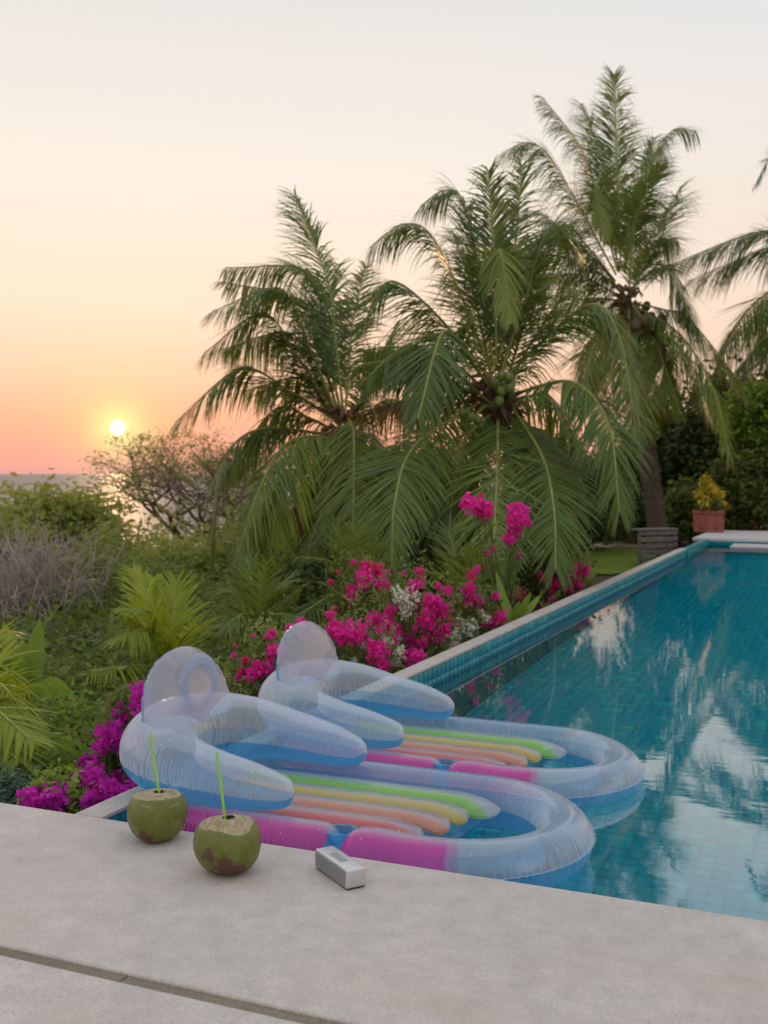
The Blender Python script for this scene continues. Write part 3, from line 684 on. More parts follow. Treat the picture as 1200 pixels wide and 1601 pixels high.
link('stem', tubes_mesh('cst', [(np.array([(0, 0, -.02), (c_[0] * .5, c_[1] * .5, c_[2] * .5), c_]), np.array([.012, .009, .005])) for c_ in cl]), 'stem_green', root)

fp = P(1000, 832, 17.3); fq = P(1057, 832, 17.6); root = empty('slatted_steps', (fp[0], fp[1], -.45), 'grey weathered timber slats stacked beside the far pool corner', 'timber steps')
dx = np.array([fq[0] - fp[0], fq[1] - fp[1], 0]); L = np.linalg.norm(dx); fa = math.atan2(dx[1], dx[0])
for k in range(5):
    link('slat', boxmesh('slat', [((0, -.03 - .012 * (k % 2), .04 + k * .105), (L, .0, .04 + k * .105 + .072))], .006), 'grey_wood', root)
for x in (.0, L * .5, L - .05):
    link('post', boxmesh('post', [((x, .004, 0), (x + .05, .06, .53))], .004), 'grey_wood', root)
link('top_board', boxmesh('top_board', [((-.02, -.05, .535), (L, .22, .565))], .006), 'grey_wood', root)
root.rotation_euler = (0, 0, fa)

# ------------------------------------------------------------------ palms
def frond_mesh(pts, leaf_len, dens=54., droop=1.55, width=.022, sweep_f=.55, rng=RNG, vb=.5, ragged=.10, side=None, bare=.10):
    """pts: rachis points base..tip (world). returns leaflet mesh arrays + rachis points"""
    pts = np.asarray(pts, float); n0 = len(pts)
    rh = spline(pts, 40) if n0 < 30 else pts
    L = np.concatenate([[0], np.cumsum(np.linalg.norm(np.diff(rh, axis=0), axis=1))]); tot = L[-1]
    r = rh[-1] - rh[0]; r[2] = 0
    if side is None:
        q = rh[len(rh) // 2] - rh[0]; q[2] = 0; r = r + q * .6
        r = r / (np.linalg.norm(r) + 1e-9); s = np.cross(r, [0, 0, 1.])
    else: s = np.asarray(side, float)
    s = s / (np.linalg.norm(s) + 1e-9)
    m_ = max(12, int(tot * dens)); u = np.linspace(bare, .995, m_)
    C0 = np.stack([np.interp(u * tot, L, rh[:, k]) for k in range(3)], 1)
    T = np.gradient(C0, axis=0); T /= np.linalg.norm(T, axis=1)[:, None]
    prof = np.clip(np.minimum((u - bare + .06) / .22, 1), 0, 1) ** .7 * (1 - .62 * np.clip((u - .45) / .55, 0, 1) ** 1.6)
    Vs, Qs, Ts, vv = [], [], [], []; off = 0
    g = np.array([0, 0, -1.])
    for sg in (-1, 1):
        ss = s[None] - T * (T @ s)[:, None]; ss /= np.linalg.norm(ss, axis=1)[:, None]
        fwd = sweep_f + 1.0 * u[:, None] ** 3 + .75 * np.maximum(T[:, 2:3], 0)
        nrm = np.cross(ss, T)                      # blade side up
        nrm = np.where((nrm[:, 2] < 0)[:, None], -nrm, nrm)
        gid = np.cumsum(rng.random(m_) < .16); gv = rng.normal(0, .14, (gid.max() + 1, 3))[gid]
        d0 = ss * sg + T * fwd + nrm * .06 + gv + rng.normal(0, ragged, (m_, 3)); d0 /= np.linalg.norm(d0, axis=1)[:, None]
        ll = 1.12 * leaf_len * prof * rng.uniform(.82, 1.12, m_)
        dr = droop * rng.uniform(.5, 1.5, m_) * (1 - .60 * np.maximum(T[:, 2], 0)) * (1 + .35 * gv[:, 0] / .14)
        K = 4; ps = [C0]; cur = C0; d = d0
        for k in range(1, K + 1):
            d = d0 + g * (dr[:, None] * (k / K) ** .9 * 1.4); d /= np.linalg.norm(d, axis=1)[:, None]
            cur = cur + d * (ll / K)[:, None]; ps.append(cur)
        wdir = np.cross(d0, nrm); wdir /= np.linalg.norm(wdir, axis=1)[:, None] + 1e-9
        wp = [.45, 1.0, .9, .6, .08]; arr = []
        for k in range(K + 1):
            w = wdir * (width * .5 * wp[k]) * (.6 + .4 * prof[:, None]); arr += [ps[k] - w, ps[k] + w]
        A = np.stack(arr, 1)                       # (m, 2K+2, 3)
        Vs.append(A.reshape(-1, 3)); b = np.arange(m_)[:, None] * (2 * K + 2) + off
        for k in range(K): Qs.append(b + np.array([[2 * k, 2 * k + 1, 2 * k + 3, 2 * k + 2]]))
        lv = np.clip(vb + rng.normal(0, .13, m_), 0, 1); vv.append(np.repeat(lv, 2 * K + 2)); off += m_ * (2 * K + 2)
    return np.concatenate(Vs), np.concatenate(Qs), np.concatenate(vv), rh
def add_frond(root, pts, leaf_len, mat='palm_leaf', rmat='rachis', rr=.022, name='frond', **k):
    V, Q, v, rh = frond_mesh(pts, leaf_len, **k); o0 = np.asarray(root.location)
    o = link(name, mesh_np(name, V - o0, Q, v), mat, root)
    k_ = np.linspace(1, .18, len(rh)) ** .8
    link('midrib', tubes_mesh('midrib', [(rh - o0, rr * k_)], 5), rmat, o); return o
def trunk(root, pts, r0, r1, mat='bark', rings=True):
    sp = spline(pts, 90); n = len(sp); u = np.linspace(0, 1, n); r = r0 + (r1 - r0) * u
    if rings: r = r * (1 + .045 * np.where(np.arange(n) % 3 == 0, 1, 0)) * (1 + .25 * np.exp(-u * 16))
    link('trunk', tubes_mesh('trunk', [(sp - np.asarray(root.location), r)], 14), mat, root)
def palm(label, crown, base, fronds, leaf=.62, r0=.13, r1=.10, nuts=None, nutmat='coconut_green', lean=None, extra=10, seed=0, flen=2.6, deadn=6):
    cx_, cy_, D = crown; rng = np.random.default_rng(seed); c = P(cx_, cy_, D); b = P(*base); b[2] = float(hgt(b[0], b[1])) - .1
    root = empty('coconut_palm', tuple(b), label, 'palm tree', 'coconut palms beside the pool')
    mid = (b + c) / 2 + (np.array(lean) if lean is not None else 0)
    trunk(root, [b, b * .5 + mid * .5 + np.array([0, 0, .0]), mid, c - np.array([0, 0, .15])], r0, r1)
    for f in fronds:
        kw = dict(vb=rng.uniform(.30, .62), rng=rng)
        (mx, my), (tx, ty), dz = f[0], f[1], f[2]; opt = f[3] if len(f) > 3 else {}
        bx_, by_ = opt.get('base', (cx_ + (mx - cx_) * .04, cy_ + (my - cy_) * .04))
        p0 = P(bx_, by_, D + dz * .03); p1 = P(mx, my, D + dz * opt.get('dm', .5)); p2 = P(tx, ty, D + dz)
        pts = [p0, p0 * .5 + p1 * .5 + np.array([0, 0, .05]), p1, p2] if 'p' not in opt else [p0, p1] + [P(x, y, D + dz * q) for x, y, q in opt['p']] + [p2]
        mat = opt.get('mat', 'palm_leaf'); rm = opt.get('rm', 'rachis')
        kw.update({k: opt[k] for k in ('droop', 'dens', 'width', 'sweep_f', 'vb', 'ragged', 'side') if k in opt})
        add_frond(root, pts, leaf * opt.get('ll', 1.0), mat, rm, .019 * opt.get('ll', 1), **kw)
    # fronds on the far side of the crown, fanned by azimuth
    for k in range(extra):
        az = YAW + PI / 2 + (k - extra / 2 + .5) * (PI * 1.05 / extra) + rng.uniform(-.12, .12)   # pointing away from the tripod
        el = math.radians(rng.choice([50, 30, 10, -10, -25])); Lf = flen * rng.uniform(.8, 1.05)
        dv = np.array([math.cos(az), math.sin(az), 0]); p = [c]; cur = c.copy(); e = el
        for q in range(7): cur = cur + (dv * math.cos(e) + np.array([0, 0, math.sin(e)])) * Lf / 7; e -= math.radians(rng.uniform(8, 17)) * (1.2 if el < .5 else .8); p.append(cur)
        add_frond(root, p, leaf, vb=rng.uniform(.2, .5), rng=rng)
    # dry leaf sheaths and fibre round the crown
    lst = []
    for k in range(46):
        a = rng.uniform(0, 6.28); d = np.array([math.cos(a), math.sin(a), 0]); p0 = c + d * r1 * .6 + np.array([0, 0, rng.uniform(-.45, .25)])
        lst.append((np.array([p0, p0 + d * .10 + np.array([0, 0, .10]), p0 + d * rng.uniform(.16, .34) + np.array([0, 0, rng.uniform(-.10, .18)])]) - b, np.array([.045, .03, .008])))
    link('leaf_sheaths', tubes_mesh('sheath', lst, 5), 'thatch', root)
    for k in range(deadn):
        a = rng.uniform(0, 6.28); d = np.array([math.cos(a), math.sin(a), 0]); p0 = c - np.array([0, 0, .25])
        p = [p0, p0 + d * .45 + np.array([0, 0, -.15]), p0 + d * .75 + np.array([0, 0, -.8]), p0 + d * .72 + np.array([0, 0, -rng.uniform(1.4, 2.1)])]
        add_frond(root, p, leaf * .75, 'palm_leaf_dry', 'rachis_dry', .018, 'dry_frond', dens=16, droop=1.6, ragged=.3, rng=rng)
    if nuts:
        nm = bpy.data.meshes.new('nut'); bm = bmesh.new(); bmesh.ops.create_icosphere(bm, subdivisions=2, radius=1); bm.to_mesh(nm); bm.free(); nm.shade_smooth(); nm.materials.append(M[nutmat])
        for (x, y, cnt, dd, s_) in nuts:
            ctr = P(x, y, D + dd)
            link('fruit_stalk', tubes_mesh('stalk', [(np.array([c - b, (c + ctr) / 2 + np.array([0, 0, .08]) - b, ctr - b]), np.array([.03, .022, .012]))], 6), 'rachis', root)
            for k in range(cnt):
                o = link('coconut_fruit', nm, None, root); q = ctr + rng.normal(0, 1, 3) * np.array([.11, .11, .10]) * s_ / .085
                o.location = q - b; o.scale = (s_ * rng.uniform(.8, 1.05), s_ * rng.uniform(.8, 1.05), s_ * rng.uniform(1, 1.25)); o.rotation_euler = (rng.uniform(-.4, .4), rng.uniform(-.4, .4), 0)
    return root
HANG = dict(droop=1.1)
palm('left coconut palm, nearest the setting sun, with a long frond arching left', (540, 682, 12.5), (585, 905, 12.6), [
    ((512, 440), (460, 305), .6, dict(base=(536, 640), ll=.95)), ((480, 425), (352, 418), .5, dict(base=(534, 650), vb=.6)), ((470, 470), (345, 440), 1.1, dict(base=(530, 650), droop=1.2)),
    ((440, 452), (332, 486), -.3), ((410, 490), (318, 552), -.2, dict(base=(520, 640))), ((452, 520), (350, 545), .9),
    ((375, 577), (274, 660), -.4, dict(droop=.9, base=(530, 660))), ((402, 672), (330, 880), -.5, dict(p=[(345, 735, .8)], droop=1.0)), ((452, 690), (372, 868), -1.1, dict(p=[(405, 765, .8)], droop=1.0)),
    ((430, 640), (352, 740), .3), ((470, 700), (417, 940), -1.2, dict(p=[(432, 800, .8)], mat='palm_leaf_young', droop=1.1, vb=.2)),
    ((553, 690), (552, 850), -1.4, dict(base=(543, 650), droop=.7, vb=.65)), ((590, 690), (628, 760), -.8), ((552, 500), (572, 415), .8, dict(base=(540, 640), ll=.8)),
    ((592, 560), (625, 500), 1.0, dict(ll=.8)), ((597, 556), (645, 562), .4), ((610, 625), (668, 640), .8, dict(vb=.2)), ((560, 740), (585, 850), -.9, HANG), ((520, 745), (478, 872), -1.2, HANG),
    ((500, 760), (462, 905), -.8, dict(mat='palm_leaf_dry', droop=1.4)), ((585, 730), (610, 880), -.5, dict(mat='palm_leaf_dry', droop=1.4)), ((470, 590), (385, 610), .5)],
     leaf=.66, extra=1, seed=21, flen=2.5, deadn=5)
palm('middle coconut palm with green coconuts and long fronds hanging toward the pool', (778, 640, 11.0), (935, 905, 11.6), [
    ((772, 400), (763, 266), .2, dict(base=(776, 570), ll=.90)), ((806, 380), (816, 258), .5, dict(base=(782, 560), ll=.90)), ((728, 330), (657, 322), .3, dict(p=[(695, 298, .85)], base=(772, 570))),
    ((685, 385), (578, 388), .0, dict(p=[(632, 350, .75)], base=(768, 580))), ((668, 478), (566, 512), -.2, dict(p=[(605, 441, .75)], base=(765, 590))),
    ((692, 520), (653, 655), -1.6, dict(base=(765, 605), droop=.9)), ((650, 695), (612, 890), -1.8, dict(base=(745, 632), droop=.7, p=[(618, 780, .85)], vb=.62)),
    ((777, 728), (770, 890), -2.1, dict(base=(778, 650), droop=.5, vb=.66)), ((848, 715), (868, 890), -1.9, dict(base=(800, 636), droop=.55, p=[(866, 800, .85)], vb=.58)),
    ((893, 597), (968, 800), -1.5, dict(base=(805, 615), p=[(950, 662, .8)], droop=.75, vb=.6)), ((915, 478), (990, 640), -.9, dict(base=(795, 585), p=[(965, 520, .75)], droop=.9, vb=.55)),
    ((840, 385), (900, 345), .5, dict(base=(785, 580))), ((862, 352), (908, 398), .1, dict(base=(786, 580))), ((782, 392), (799, 500), -.7, dict(base=(778, 470), ll=.6, vb=.85, droop=1.2, dm=.7)),
    ((650, 622), (562, 646), .4, dict(mat='palm_leaf_dry', droop=1.0, rm='rachis_dry')), ((640, 540), (560, 602), -.5), ((630, 565), (548, 572), .5), ((735, 440), (705, 360), 1.0), ((835, 470), (880, 420), .9),
    ((842, 680), (905, 740), -.3, dict(mat='palm_leaf_dry', droop=1.2, rm='rachis_dry')), ((722, 700), (700, 830), -1.0, HANG), ((850, 505), (890, 455), -.3), ((860, 620), (905, 700), .5)],
     leaf=.60, nuts=[(788, 606, 9, -.35, .052), (735, 656, 9, -.3, .05), (770, 610, 5, .2, .05)], extra=2, seed=32, flen=2.3, lean=(-.1, 0, .25), deadn=8)
palm('tallest coconut palm standing behind, with a dark bunch of coconuts', (982, 472, 19.8), (1034, 830, 20.4), [
    ((965, 260), (960, 116), .3, dict(base=(970, 420), ll=.92)), ((908, 232), (848, 152), .2, dict(base=(966, 425))), ((936, 240), (908, 162), .8, dict(base=(968, 425), ll=.92)), ((870, 262), (785, 238), .0, dict(p=[(828, 223, .75)], base=(963, 430))),
    ((1015, 262), (1088, 204), .2, dict(p=[(1050, 205, .8)], base=(976, 425))), ((930, 290), (948, 372), -.8, dict(base=(962, 400), ll=.6, vb=.85, droop=1.2)), ((882, 350), (853, 395), -.3, dict(base=(962, 440))),
    ((895, 428), (812, 430), .2), ((1026, 375), (1060, 376), .4), ((1040, 416), (1085, 505), -.9, dict(base=(988, 450), droop=1.0, vb=.25)), ((1080, 502), (1174, 620), -.6, dict(base=(995, 475), droop=.8)),
    ((1062, 522), (1140, 712), -1.2, dict(p=[(1115, 610, .8)], droop=.9, vb=.6)), ((1030, 548), (1062, 640), -.8, HANG), ((927, 545), (900, 640), -.8, HANG), ((985, 560), (992, 690), -1.2, HANG),
    ((1040, 340), (1066, 290), .8), ((915, 390), (846, 330), .7), ((1000, 310), (1022, 215), .9, dict(base=(974, 420), ll=.92)), ((1075, 560), (1108, 650), .2, HANG), ((900, 470), (842, 500), .3), ((990, 350), (1030, 260), -.6)],
     leaf=.84, nuts=[(1012, 515, 14, -.3, .105), (1000, 498, 6, .1, .10)], nutmat='coconut_brown', extra=3, seed=43, flen=3.4, r0=.19, r1=.14, deadn=6)
palm('coconut palm cut off by the right side of the picture', (1296, 440, 21.0), (1345, 870, 21.3), [
    ((1190, 362), (1046, 414), .2, dict(droop=1.0)), ((1205, 388), (1075, 440), .8, dict(droop=1.0)), ((1195, 480), (1128, 540), -.2), ((1215, 505), (1150, 580), -.6, HANG), ((1250, 300), (1178, 292), .0, dict(p=[(1210, 245, .8)], ll=.5)),
    ((1285, 210), (1250, 100), .3), ((1300, 190), (1296, 50), .2), ((1330, 200), (1370, 90), .2), ((1380, 330), (1490, 320), .0), ((1390, 430), (1500, 540), -.3), ((1240, 560), (1185, 700), -.7, HANG), ((1300, 580), (1300, 760), -1.2, HANG), ((1360, 560), (1420, 720), -.8, HANG), ((1320, 260), (1330, 175), -.5)],
     leaf=.92, extra=5, seed=54, flen=4.2, deadn=4, r0=.19, r1=.15)

# small palms and blade-leaved plants on the slope
def young_palm(label, px, py, D, specs, leaf=.32, mat='palm_leaf_young', stem=True, cat='palm plant', name='young_palm', vb=.5):
    c = P(px, py, D); b = c.copy(); b[2] = float(hgt(c[0], c[1])) - .05
    root = empty(name, tuple(b), label, cat)
    if stem: trunk(root, [b, (b + c) / 2, c], .06, .045, 'thatch')
    for s_ in specs:
        (mx, my), (tx, ty), dz = s_[:3]; o_ = s_[3] if len(s_) > 3 else {}
        p0, p1, p2 = c, P(mx, my, D + dz * .5), P(tx, ty, D + dz)
        add_frond(root, [p0, p0 * .55 + p1 * .45, p1, p2], leaf * o_.get('ll', 1), mat, 'rachis', .012, dens=40, width=.02, vb=vb + random.uniform(-.2, .2), droop=o_.get('droop', .5))
young_palm('young yellow green palm in the middle of the left slope', 262, 1055, 7.6, [((232, 940), (208, 893), .2), ((240, 960), (186, 950), -.3), ((250, 965), (240, 905), .5), ((228, 985), (180, 1000), -.5), ((285, 1000), (305, 980), -.3), ((215, 1040), (140, 1052), -.6), ((300, 1030), (330, 1040), .2), ((215, 1080), (150, 1130), -.8), ((270, 980), (275, 910), .2), ((240, 1090), (215, 1140), -.9)], .30)
young_palm('palm fronds reaching in from the left picture edge', -55, 1130, 4.9, [((0, 1070), (58, 1148), -.2, dict(droop=.9)), ((-10, 1040), (40, 1075), .2), ((-20, 1100), (52, 1160), -.5), ((-40, 1010), (10, 985), .4), ((-80, 1060), (-120, 1090), 0), ((-20, 1150), (30, 1190), -.5)], .26, 'palm_leaf_young')
young_palm('dark fan of palm leaves below the left palm', 560, 940, 9.5, [((520, 880), (470, 870), -.3), ((545, 870), (520, 820), .1), ((575, 870), (590, 815), .2), ((600, 890), (650, 880), -.2), ((520, 930), (470, 960), -.6), ((600, 930), (640, 960), -.6), ((560, 880), (555, 830), -.4), ((490, 910), (440, 940), 0)], .34, 'palm_leaf', vb=.45)
young_palm('feathery green palm leaves under the middle palm', 720, 945, 8.6, [((690, 900), (650, 890), -.2), ((715, 880), (700, 830), .1), ((745, 890), (775, 850), .2), ((750, 920), (800, 915), -.2), ((690, 940), (650, 960), -.4), ((730, 900), (740, 860), -.5)], .32, 'palm_leaf', vb=.5)
young_palm('low palm leaves between the two shrubs left of the palms', 400, 990, 8.8, [((370, 930), (340, 920), 0), ((395, 920), (385, 870), .2), ((425, 930), (455, 900), .1), ((380, 960), (345, 985), -.4), ((430, 960), (470, 965), -.3), ((410, 930), (415, 880), -.3)], .30, 'palm_leaf', vb=.55)
def blade_plant(label, px, py_base, D, tips, w=.05, mat='leaf_bright', name='blade_plant'):
    c = P(px, py_base, D); root = empty(name, tuple(c), label, 'plant')
    st = []
    for (tx, ty, dz, bend) in tips:
        q = P(tx, ty, D + dz); n = 9; d = q - c; s_ = np.cross(d, [FW[0], FW[1], FW[2]]); s_ /= np.linalg.norm(s_); nn = np.cross(s_, d); nn /= np.linalg.norm(nn)
        V = []; 
        for k in range(n):
            u = k / (n - 1); ctr = d * u + np.array([0, 0, bend]) * math.sin(PI * u); ww = w * .5 * (math.sin(PI * min(1, u * .9 + .10)) ** .7) * (1 if u < 1 else 0) + .002
            V += [ctr - s_ * ww, ctr + nn * ww * .35, ctr + s_ * ww]
        F = []
        for k in range(n - 1): F += [(3 * k, 3 * k + 1, 3 * k + 4, 3 * k + 3), (3 * k + 1, 3 * k + 2, 3 * k + 5, 3 * k + 4)]
        link('leaf', mesh_np('blade', V, F, np.full(len(V), random.uniform(.2, .9))), mat, root, True)
blade_plant('upright green cane leaves beside the pink flowers at the coping', 800, 985, 8.0, [(775, 893, .1, 0), (830, 925, -.1, 0), (812, 940, 0, .02), (760, 960, 0, .05), (835, 965, .1, .05), (790, 930, .2, 0), (845, 930, .1, 0)], .055, 'leaf_bright')
blade_plant('broad banana like leaves at the left picture edge', 42, 1110, 6.6, [(5, 972, 0, 0), (62, 968, .1, 0), (-30, 1010, 0, .05), (35, 1000, .2, 0), (80, 1085, -.3, .06), (-10, 1060, -.3, .08), (125, 1100, -.2, .12)], .13, 'leaf_bright')
blade_plant('pale leaf blades near the far stretch of the coping', 905, 930, 9.9, [(918, 870, 0, 0), (895, 890, .1, 0), (930, 895, .1, .02), (880, 905, -.1, .03)], .05, 'leaf_olive')

# ------------------------------------------------------------------ shrubs, trees
def clumps(n, c, rad, rng, shell=.55):
    out = []
    for _ in range(n):
        d = rng.normal(size=3); d /= np.linalg.norm(d); r_ = rng.uniform(shell, 1) if rng.random() < .8 else rng.uniform(0, shell)
        out.append(c + d * rad * r_)
    return np.array(out)
def offpool(q):
    q = np.array(q); bad = (q[..., 0] > -2.16) & (q[..., 1] < 17.0); q[..., 0] = np.where(bad, -2.16 - np.abs(q[..., 0] + 2.16) * .5, q[..., 0]); return q
def shrub(name, label, cat, px, py0, py1, wpx, D, mat, lsize, nclump=40, per=60, cr=.16, seed=1, aspect=.45, dz=1.0, up=.45, group=None, stem='twig', ragged=.25):
    """py0 top, py1 bottom of the foliage as seen; wpx its width"""
    rng = np.random.default_rng(seed); sc = D / FPX; top = P(px, py0, D); c = P(px, (py0 + py1) / 2, D); b = c.copy(); b[2] = min(float(hgt(c[0], c[1])), P(px, py1, D)[2]) - .05
    root = empty(name, tuple(b), label, cat, group)
    rad = np.array([wpx * sc / 2, wpx * sc / 2 * dz, (py1 - py0) * sc / 2])
    cc = clumps(nclump, c, rad, rng); R_ = cr * wpx * sc
    ctrs = np.concatenate([q + rng.normal(0, 1, (per, 3)) * R_ * rng.uniform(.5, 1.2) * np.array([1, 1, .7]) for q in cc])
    vb = np.repeat(rng.uniform(.15, .85, len(cc)), per)
    ctrs = offpool(ctrs); link('foliage', leaf_mesh('foliage', ctrs - b, lsize, aspect=aspect, up=up, rng=rng, vbase=vb), mat, root)
    lst = []
    for q in cc[::max(1, len(cc) // 22)]:
        m_ = b + (q - b) * .5 + rng.normal(0, .08, 3) * wpx * sc * .4
        lst.append((np.array([b, m_, q]) - b, np.array([.022, .014, .005]) * max(.6, wpx * sc / 1.5)))
    link('stem', tubes_mesh('stem', lst, 5), stem, root); return root
shrub('leafy_tree', 'round green tree on the horizon left of the sun', 'tree', 80, 768, 890, 215, 24, 'leaf_olive', .22, 70, 120, .13, 61)
shrub('leafy_tree', 'small olive tree crown at the left edge of the horizon', 'tree', 0, 815, 910, 150, 21, 'leaf_olive', .17, 40, 100, .15, 62)
shrub('shrub', 'olive green shrub below the bare branched tree', 'shrub', 190, 835, 960, 220, 19, 'leaf_olive', .13, 60, 110, .14, 63)
shrub('shrub', 'pale green shrub under the drooping left palm fronds', 'shrub', 330, 830, 960, 190, 17, 'leaf_olive', .12, 50, 110, .15, 64)
shrub('shrub', 'large soft green shrub filling the left slope', 'shrub', 190, 860, 1075, 260, 12.5, 'leaf_bush', .085, 90, 130, .13, 65)
shrub('shrub', 'dark green shrub behind the young palm', 'shrub', 305, 940, 1110, 210, 10.5, 'leaf_bush', .07, 70, 120, .13, 66)
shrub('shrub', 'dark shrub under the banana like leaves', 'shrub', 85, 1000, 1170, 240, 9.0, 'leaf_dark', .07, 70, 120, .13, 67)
shrub('shrub', 'dim shrub behind the left float pillow', 'shrub', 395, 950, 1100, 160, 9.6, 'leaf_bush', .06, 60, 110, .14, 68)
shrub('shrub', 'glossy green shrub at lower left behind the deck', 'shrub', 118, 1105, 1215, 150, 6.2, 'leaf_bright', .055, 60, 100, .14, 69)
shrub('shrub', 'bright green leafy shrub at the deck edge, lower left corner', 'shrub', 60, 1155, 1290, 190, 4.9, 'leaf_bright', .05, 70, 90, .13, 70, aspect=.3, up=.1)
shrub('shrub', 'blue green low shrub at the left end of the deck', 'shrub', 10, 1195, 1290, 120, 4.3, 'leaf_blue', .045, 40, 80, .14, 71, aspect=.25, up=0)
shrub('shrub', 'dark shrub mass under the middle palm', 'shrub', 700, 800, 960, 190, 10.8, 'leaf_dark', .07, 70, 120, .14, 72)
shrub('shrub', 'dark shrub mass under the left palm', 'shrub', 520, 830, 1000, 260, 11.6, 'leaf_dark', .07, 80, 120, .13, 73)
shrub('shrub', 'shrub behind the tall pink flower sprays', 'shrub', 850, 830, 940, 130, 10.2, 'leaf_bush', .06, 50, 110, .15, 74)
for k, (px, y0, y1, w, D, mt, lb) in enumerate([
    (1060, 610, 830, 170, 24, 'leaf_dark', 'dark broadleaf tree behind the slatted steps'), (1165, 590, 830, 190, 23, 'leaf_dark', 'dark broadleaf tree behind the yellow potted plant'),
    (1290, 570, 840, 210, 22, 'leaf_dark', 'dark broadleaf tree mostly cut off by the right picture edge'), (1175, 690, 830, 130, 20.6, 'leaf_bush', 'green shrub right behind the far deck'), (1000, 690, 850, 110, 25, 'leaf_bush', 'green shrub behind the lawn'),
    (1185, 600, 700, 90, 20.5, 'leaf_bright', 'bright leafed tree top at the right picture edge'), (930, 720, 850, 130, 27, 'leaf_dark', 'dark shrub behind the sandstone path'), (1085, 760, 835, 90, 21.5, 'leaf_bush', 'low green hedge plant behind the terracotta planter')]):
    shrub('broadleaf_tree' if y1 - y0 > 150 else 'shrub', lb, 'tree' if y1 - y0 > 150 else 'shrub', px, y0, y1, w, D, mt, .20 if mt == 'leaf_dark' else .14, 90, 120, .13, 80 + k)
shrub('broadleaf_tree', 'dark tree standing behind and between the left and middle palms', 'tree', 650, 690, 900, 190, 17, 'leaf_dark', .13, 80, 120, .13, 95)
shrub('shrub', 'green shrub behind the trunk of the left palm', 'shrub', 470, 790, 910, 200, 16, 'leaf_bush', .11, 60, 110, .14, 96)
shrub('broadleaf_tree', 'dark tree behind the trunk of the middle palm', 'tree', 860, 680, 880, 170, 22, 'leaf_dark', .17, 80, 120, .13, 97)
# ground cover between the shrubs
pts = []
while len(pts) < 60000:
    x = RNG.uniform(-60, 900); D = 4.2 + RNG.gamma(2.0, 5.0); q = P(x, 800, D)
    if q[0] < -2.25 and q[1] > 2.65: pts.append((q[0], q[1], float(hgt(q[0], q[1])) + abs(RNG.normal(0, .14))))
pts = np.array(pts); ds = np.linalg.norm(pts - CAM, axis=1)
V, T, v = leaves(pts, (.04 + .006 * ds)[:, None], aspect=.4, up=.3)
tag(link('ground_cover', mesh_np('ground_cover', V, T, v), 'leaf_bush'), 'low leafy ground cover on the slope beside the pool', 'ground cover', kind='stuff')
# bare branching tree against the sunset, with sparse leaf tufts
def branch_tree(name, label, base, top_px, D, seed, depth=6, spread=.75, tw=.10, L0=2.0, mat='twig', leaf=None, lsize=.12, flat=.35, cat='tree'):
    rng = np.random.default_rng(seed); b = P(*base, D); b[2] = min(b[2], float(hgt(b[0], b[1])) + 3)
    root = empty(name, tuple(b), label, cat); segs = []; tips = []
    def grow(p, d, L, r, lv):
        n = 4; pp = [p]; cur = p.copy(); dd = d.copy()
        for k in range(n): dd = dd + rng.normal(0, .17, 3); dd[2] += .02; dd /= np.linalg.norm(dd); cur = cur + dd * L / n; pp.append(cur)
        segs.append((np.array(pp) - b, np.linspace(r, r * .62, n + 1)))
        if lv == 0: tips.append(cur); return
        for k in range(rng.integers(2, 4)):
            nd = dd + rng.normal(0, spread, 3) * np.array([1, 1, flat]); nd[2] += .12; nd /= np.linalg.norm(nd); grow(cur, nd, L * rng.uniform(.62, .88), r * .62, lv - 1)
    for k in range(4):
        a = k * PI / 2 + rng.uniform(-.4, .4); grow(b.copy(), np.array([math.cos(a) * .8, math.sin(a) * .8, .75]), L0, tw, depth)
    link('branches', tubes_mesh('branches', segs, 5), mat, root)
    if leaf is not None:
        tp = np.array(tips); tp = tp[rng.random(len(tp)) < .6]
        ct = np.concatenate([q + rng.normal(0, .13, (7, 3)) * np.array([1, 1, .35]) for q in tp])
        link('leaf_tufts', leaf_mesh('tufts', ct - b, lsize, aspect=.4, up=.7, rng=rng), leaf, root)
branch_tree('bare_tree', 'nearly leafless tree with tangled branches in front of the sunset', (292, 858), None, 27, 91, 6, .9, .085, 1.08, leaf='leaf_olive', lsize=.11)
branch_tree('bare_tree', 'leafless branched tree right behind the left palm fronds', (395, 845), None, 29, 95, 6, .9, .085, 1.05, leaf='leaf_olive', lsize=.11)
branch_tree('bare_tree', 'fine twigged brown tree just left of the drooping left palm fronds', (335, 850), None, 25, 99, 6, .9, .075, .98, leaf='leaf_olive', lsize=.09)
def brush(label, px, py0, py1, w, D, n, seed, mat='dry_twig'):
    rng = np.random.default_rng(seed); c = P(px, py1, D); b = c.copy(); sc = D / FPX; root = empty('dry_brush', tuple(b), label, 'shrub', 'dry brush on the left slope'); lst = []
    for k in range(n):
        x = rng.normal(0, .33) * w * sc; y_ = rng.normal(0, .33) * w * sc; hh = (py1 - py0) * sc * rng.uniform(.5, 1.05)
        p0 = np.array([x * .7, y_ * .7, 0]); d = np.array([rng.normal(0, .28), rng.normal(0, .28), 1.0]); pp = [p0]; cur = p0
        for q in range(5): d = d + rng.normal(0, .18, 3); cur = cur + d / np.linalg.norm(d) * hh / 5; pp.append(cur)
        lst.append((np.array(pp), np.linspace(.014, .004, 6) * (D / 14)))
        for e in range(4):
            i = rng.integers(1, 5); d2 = d + rng.normal(0, .6, 3); q0 = pp[i]; q1 = q0 + d2 / np.linalg.norm(d2) * hh * .25; q2 = q1 + (d2 / np.linalg.norm(d2) + rng.normal(0, .3, 3)) * hh * .15
            lst.append((np.array([q0, q1, q2]), np.array([.006, .004, .002]) * (D / 14)))
    link('twigs', tubes_mesh('twigs', lst, 4), mat, root)
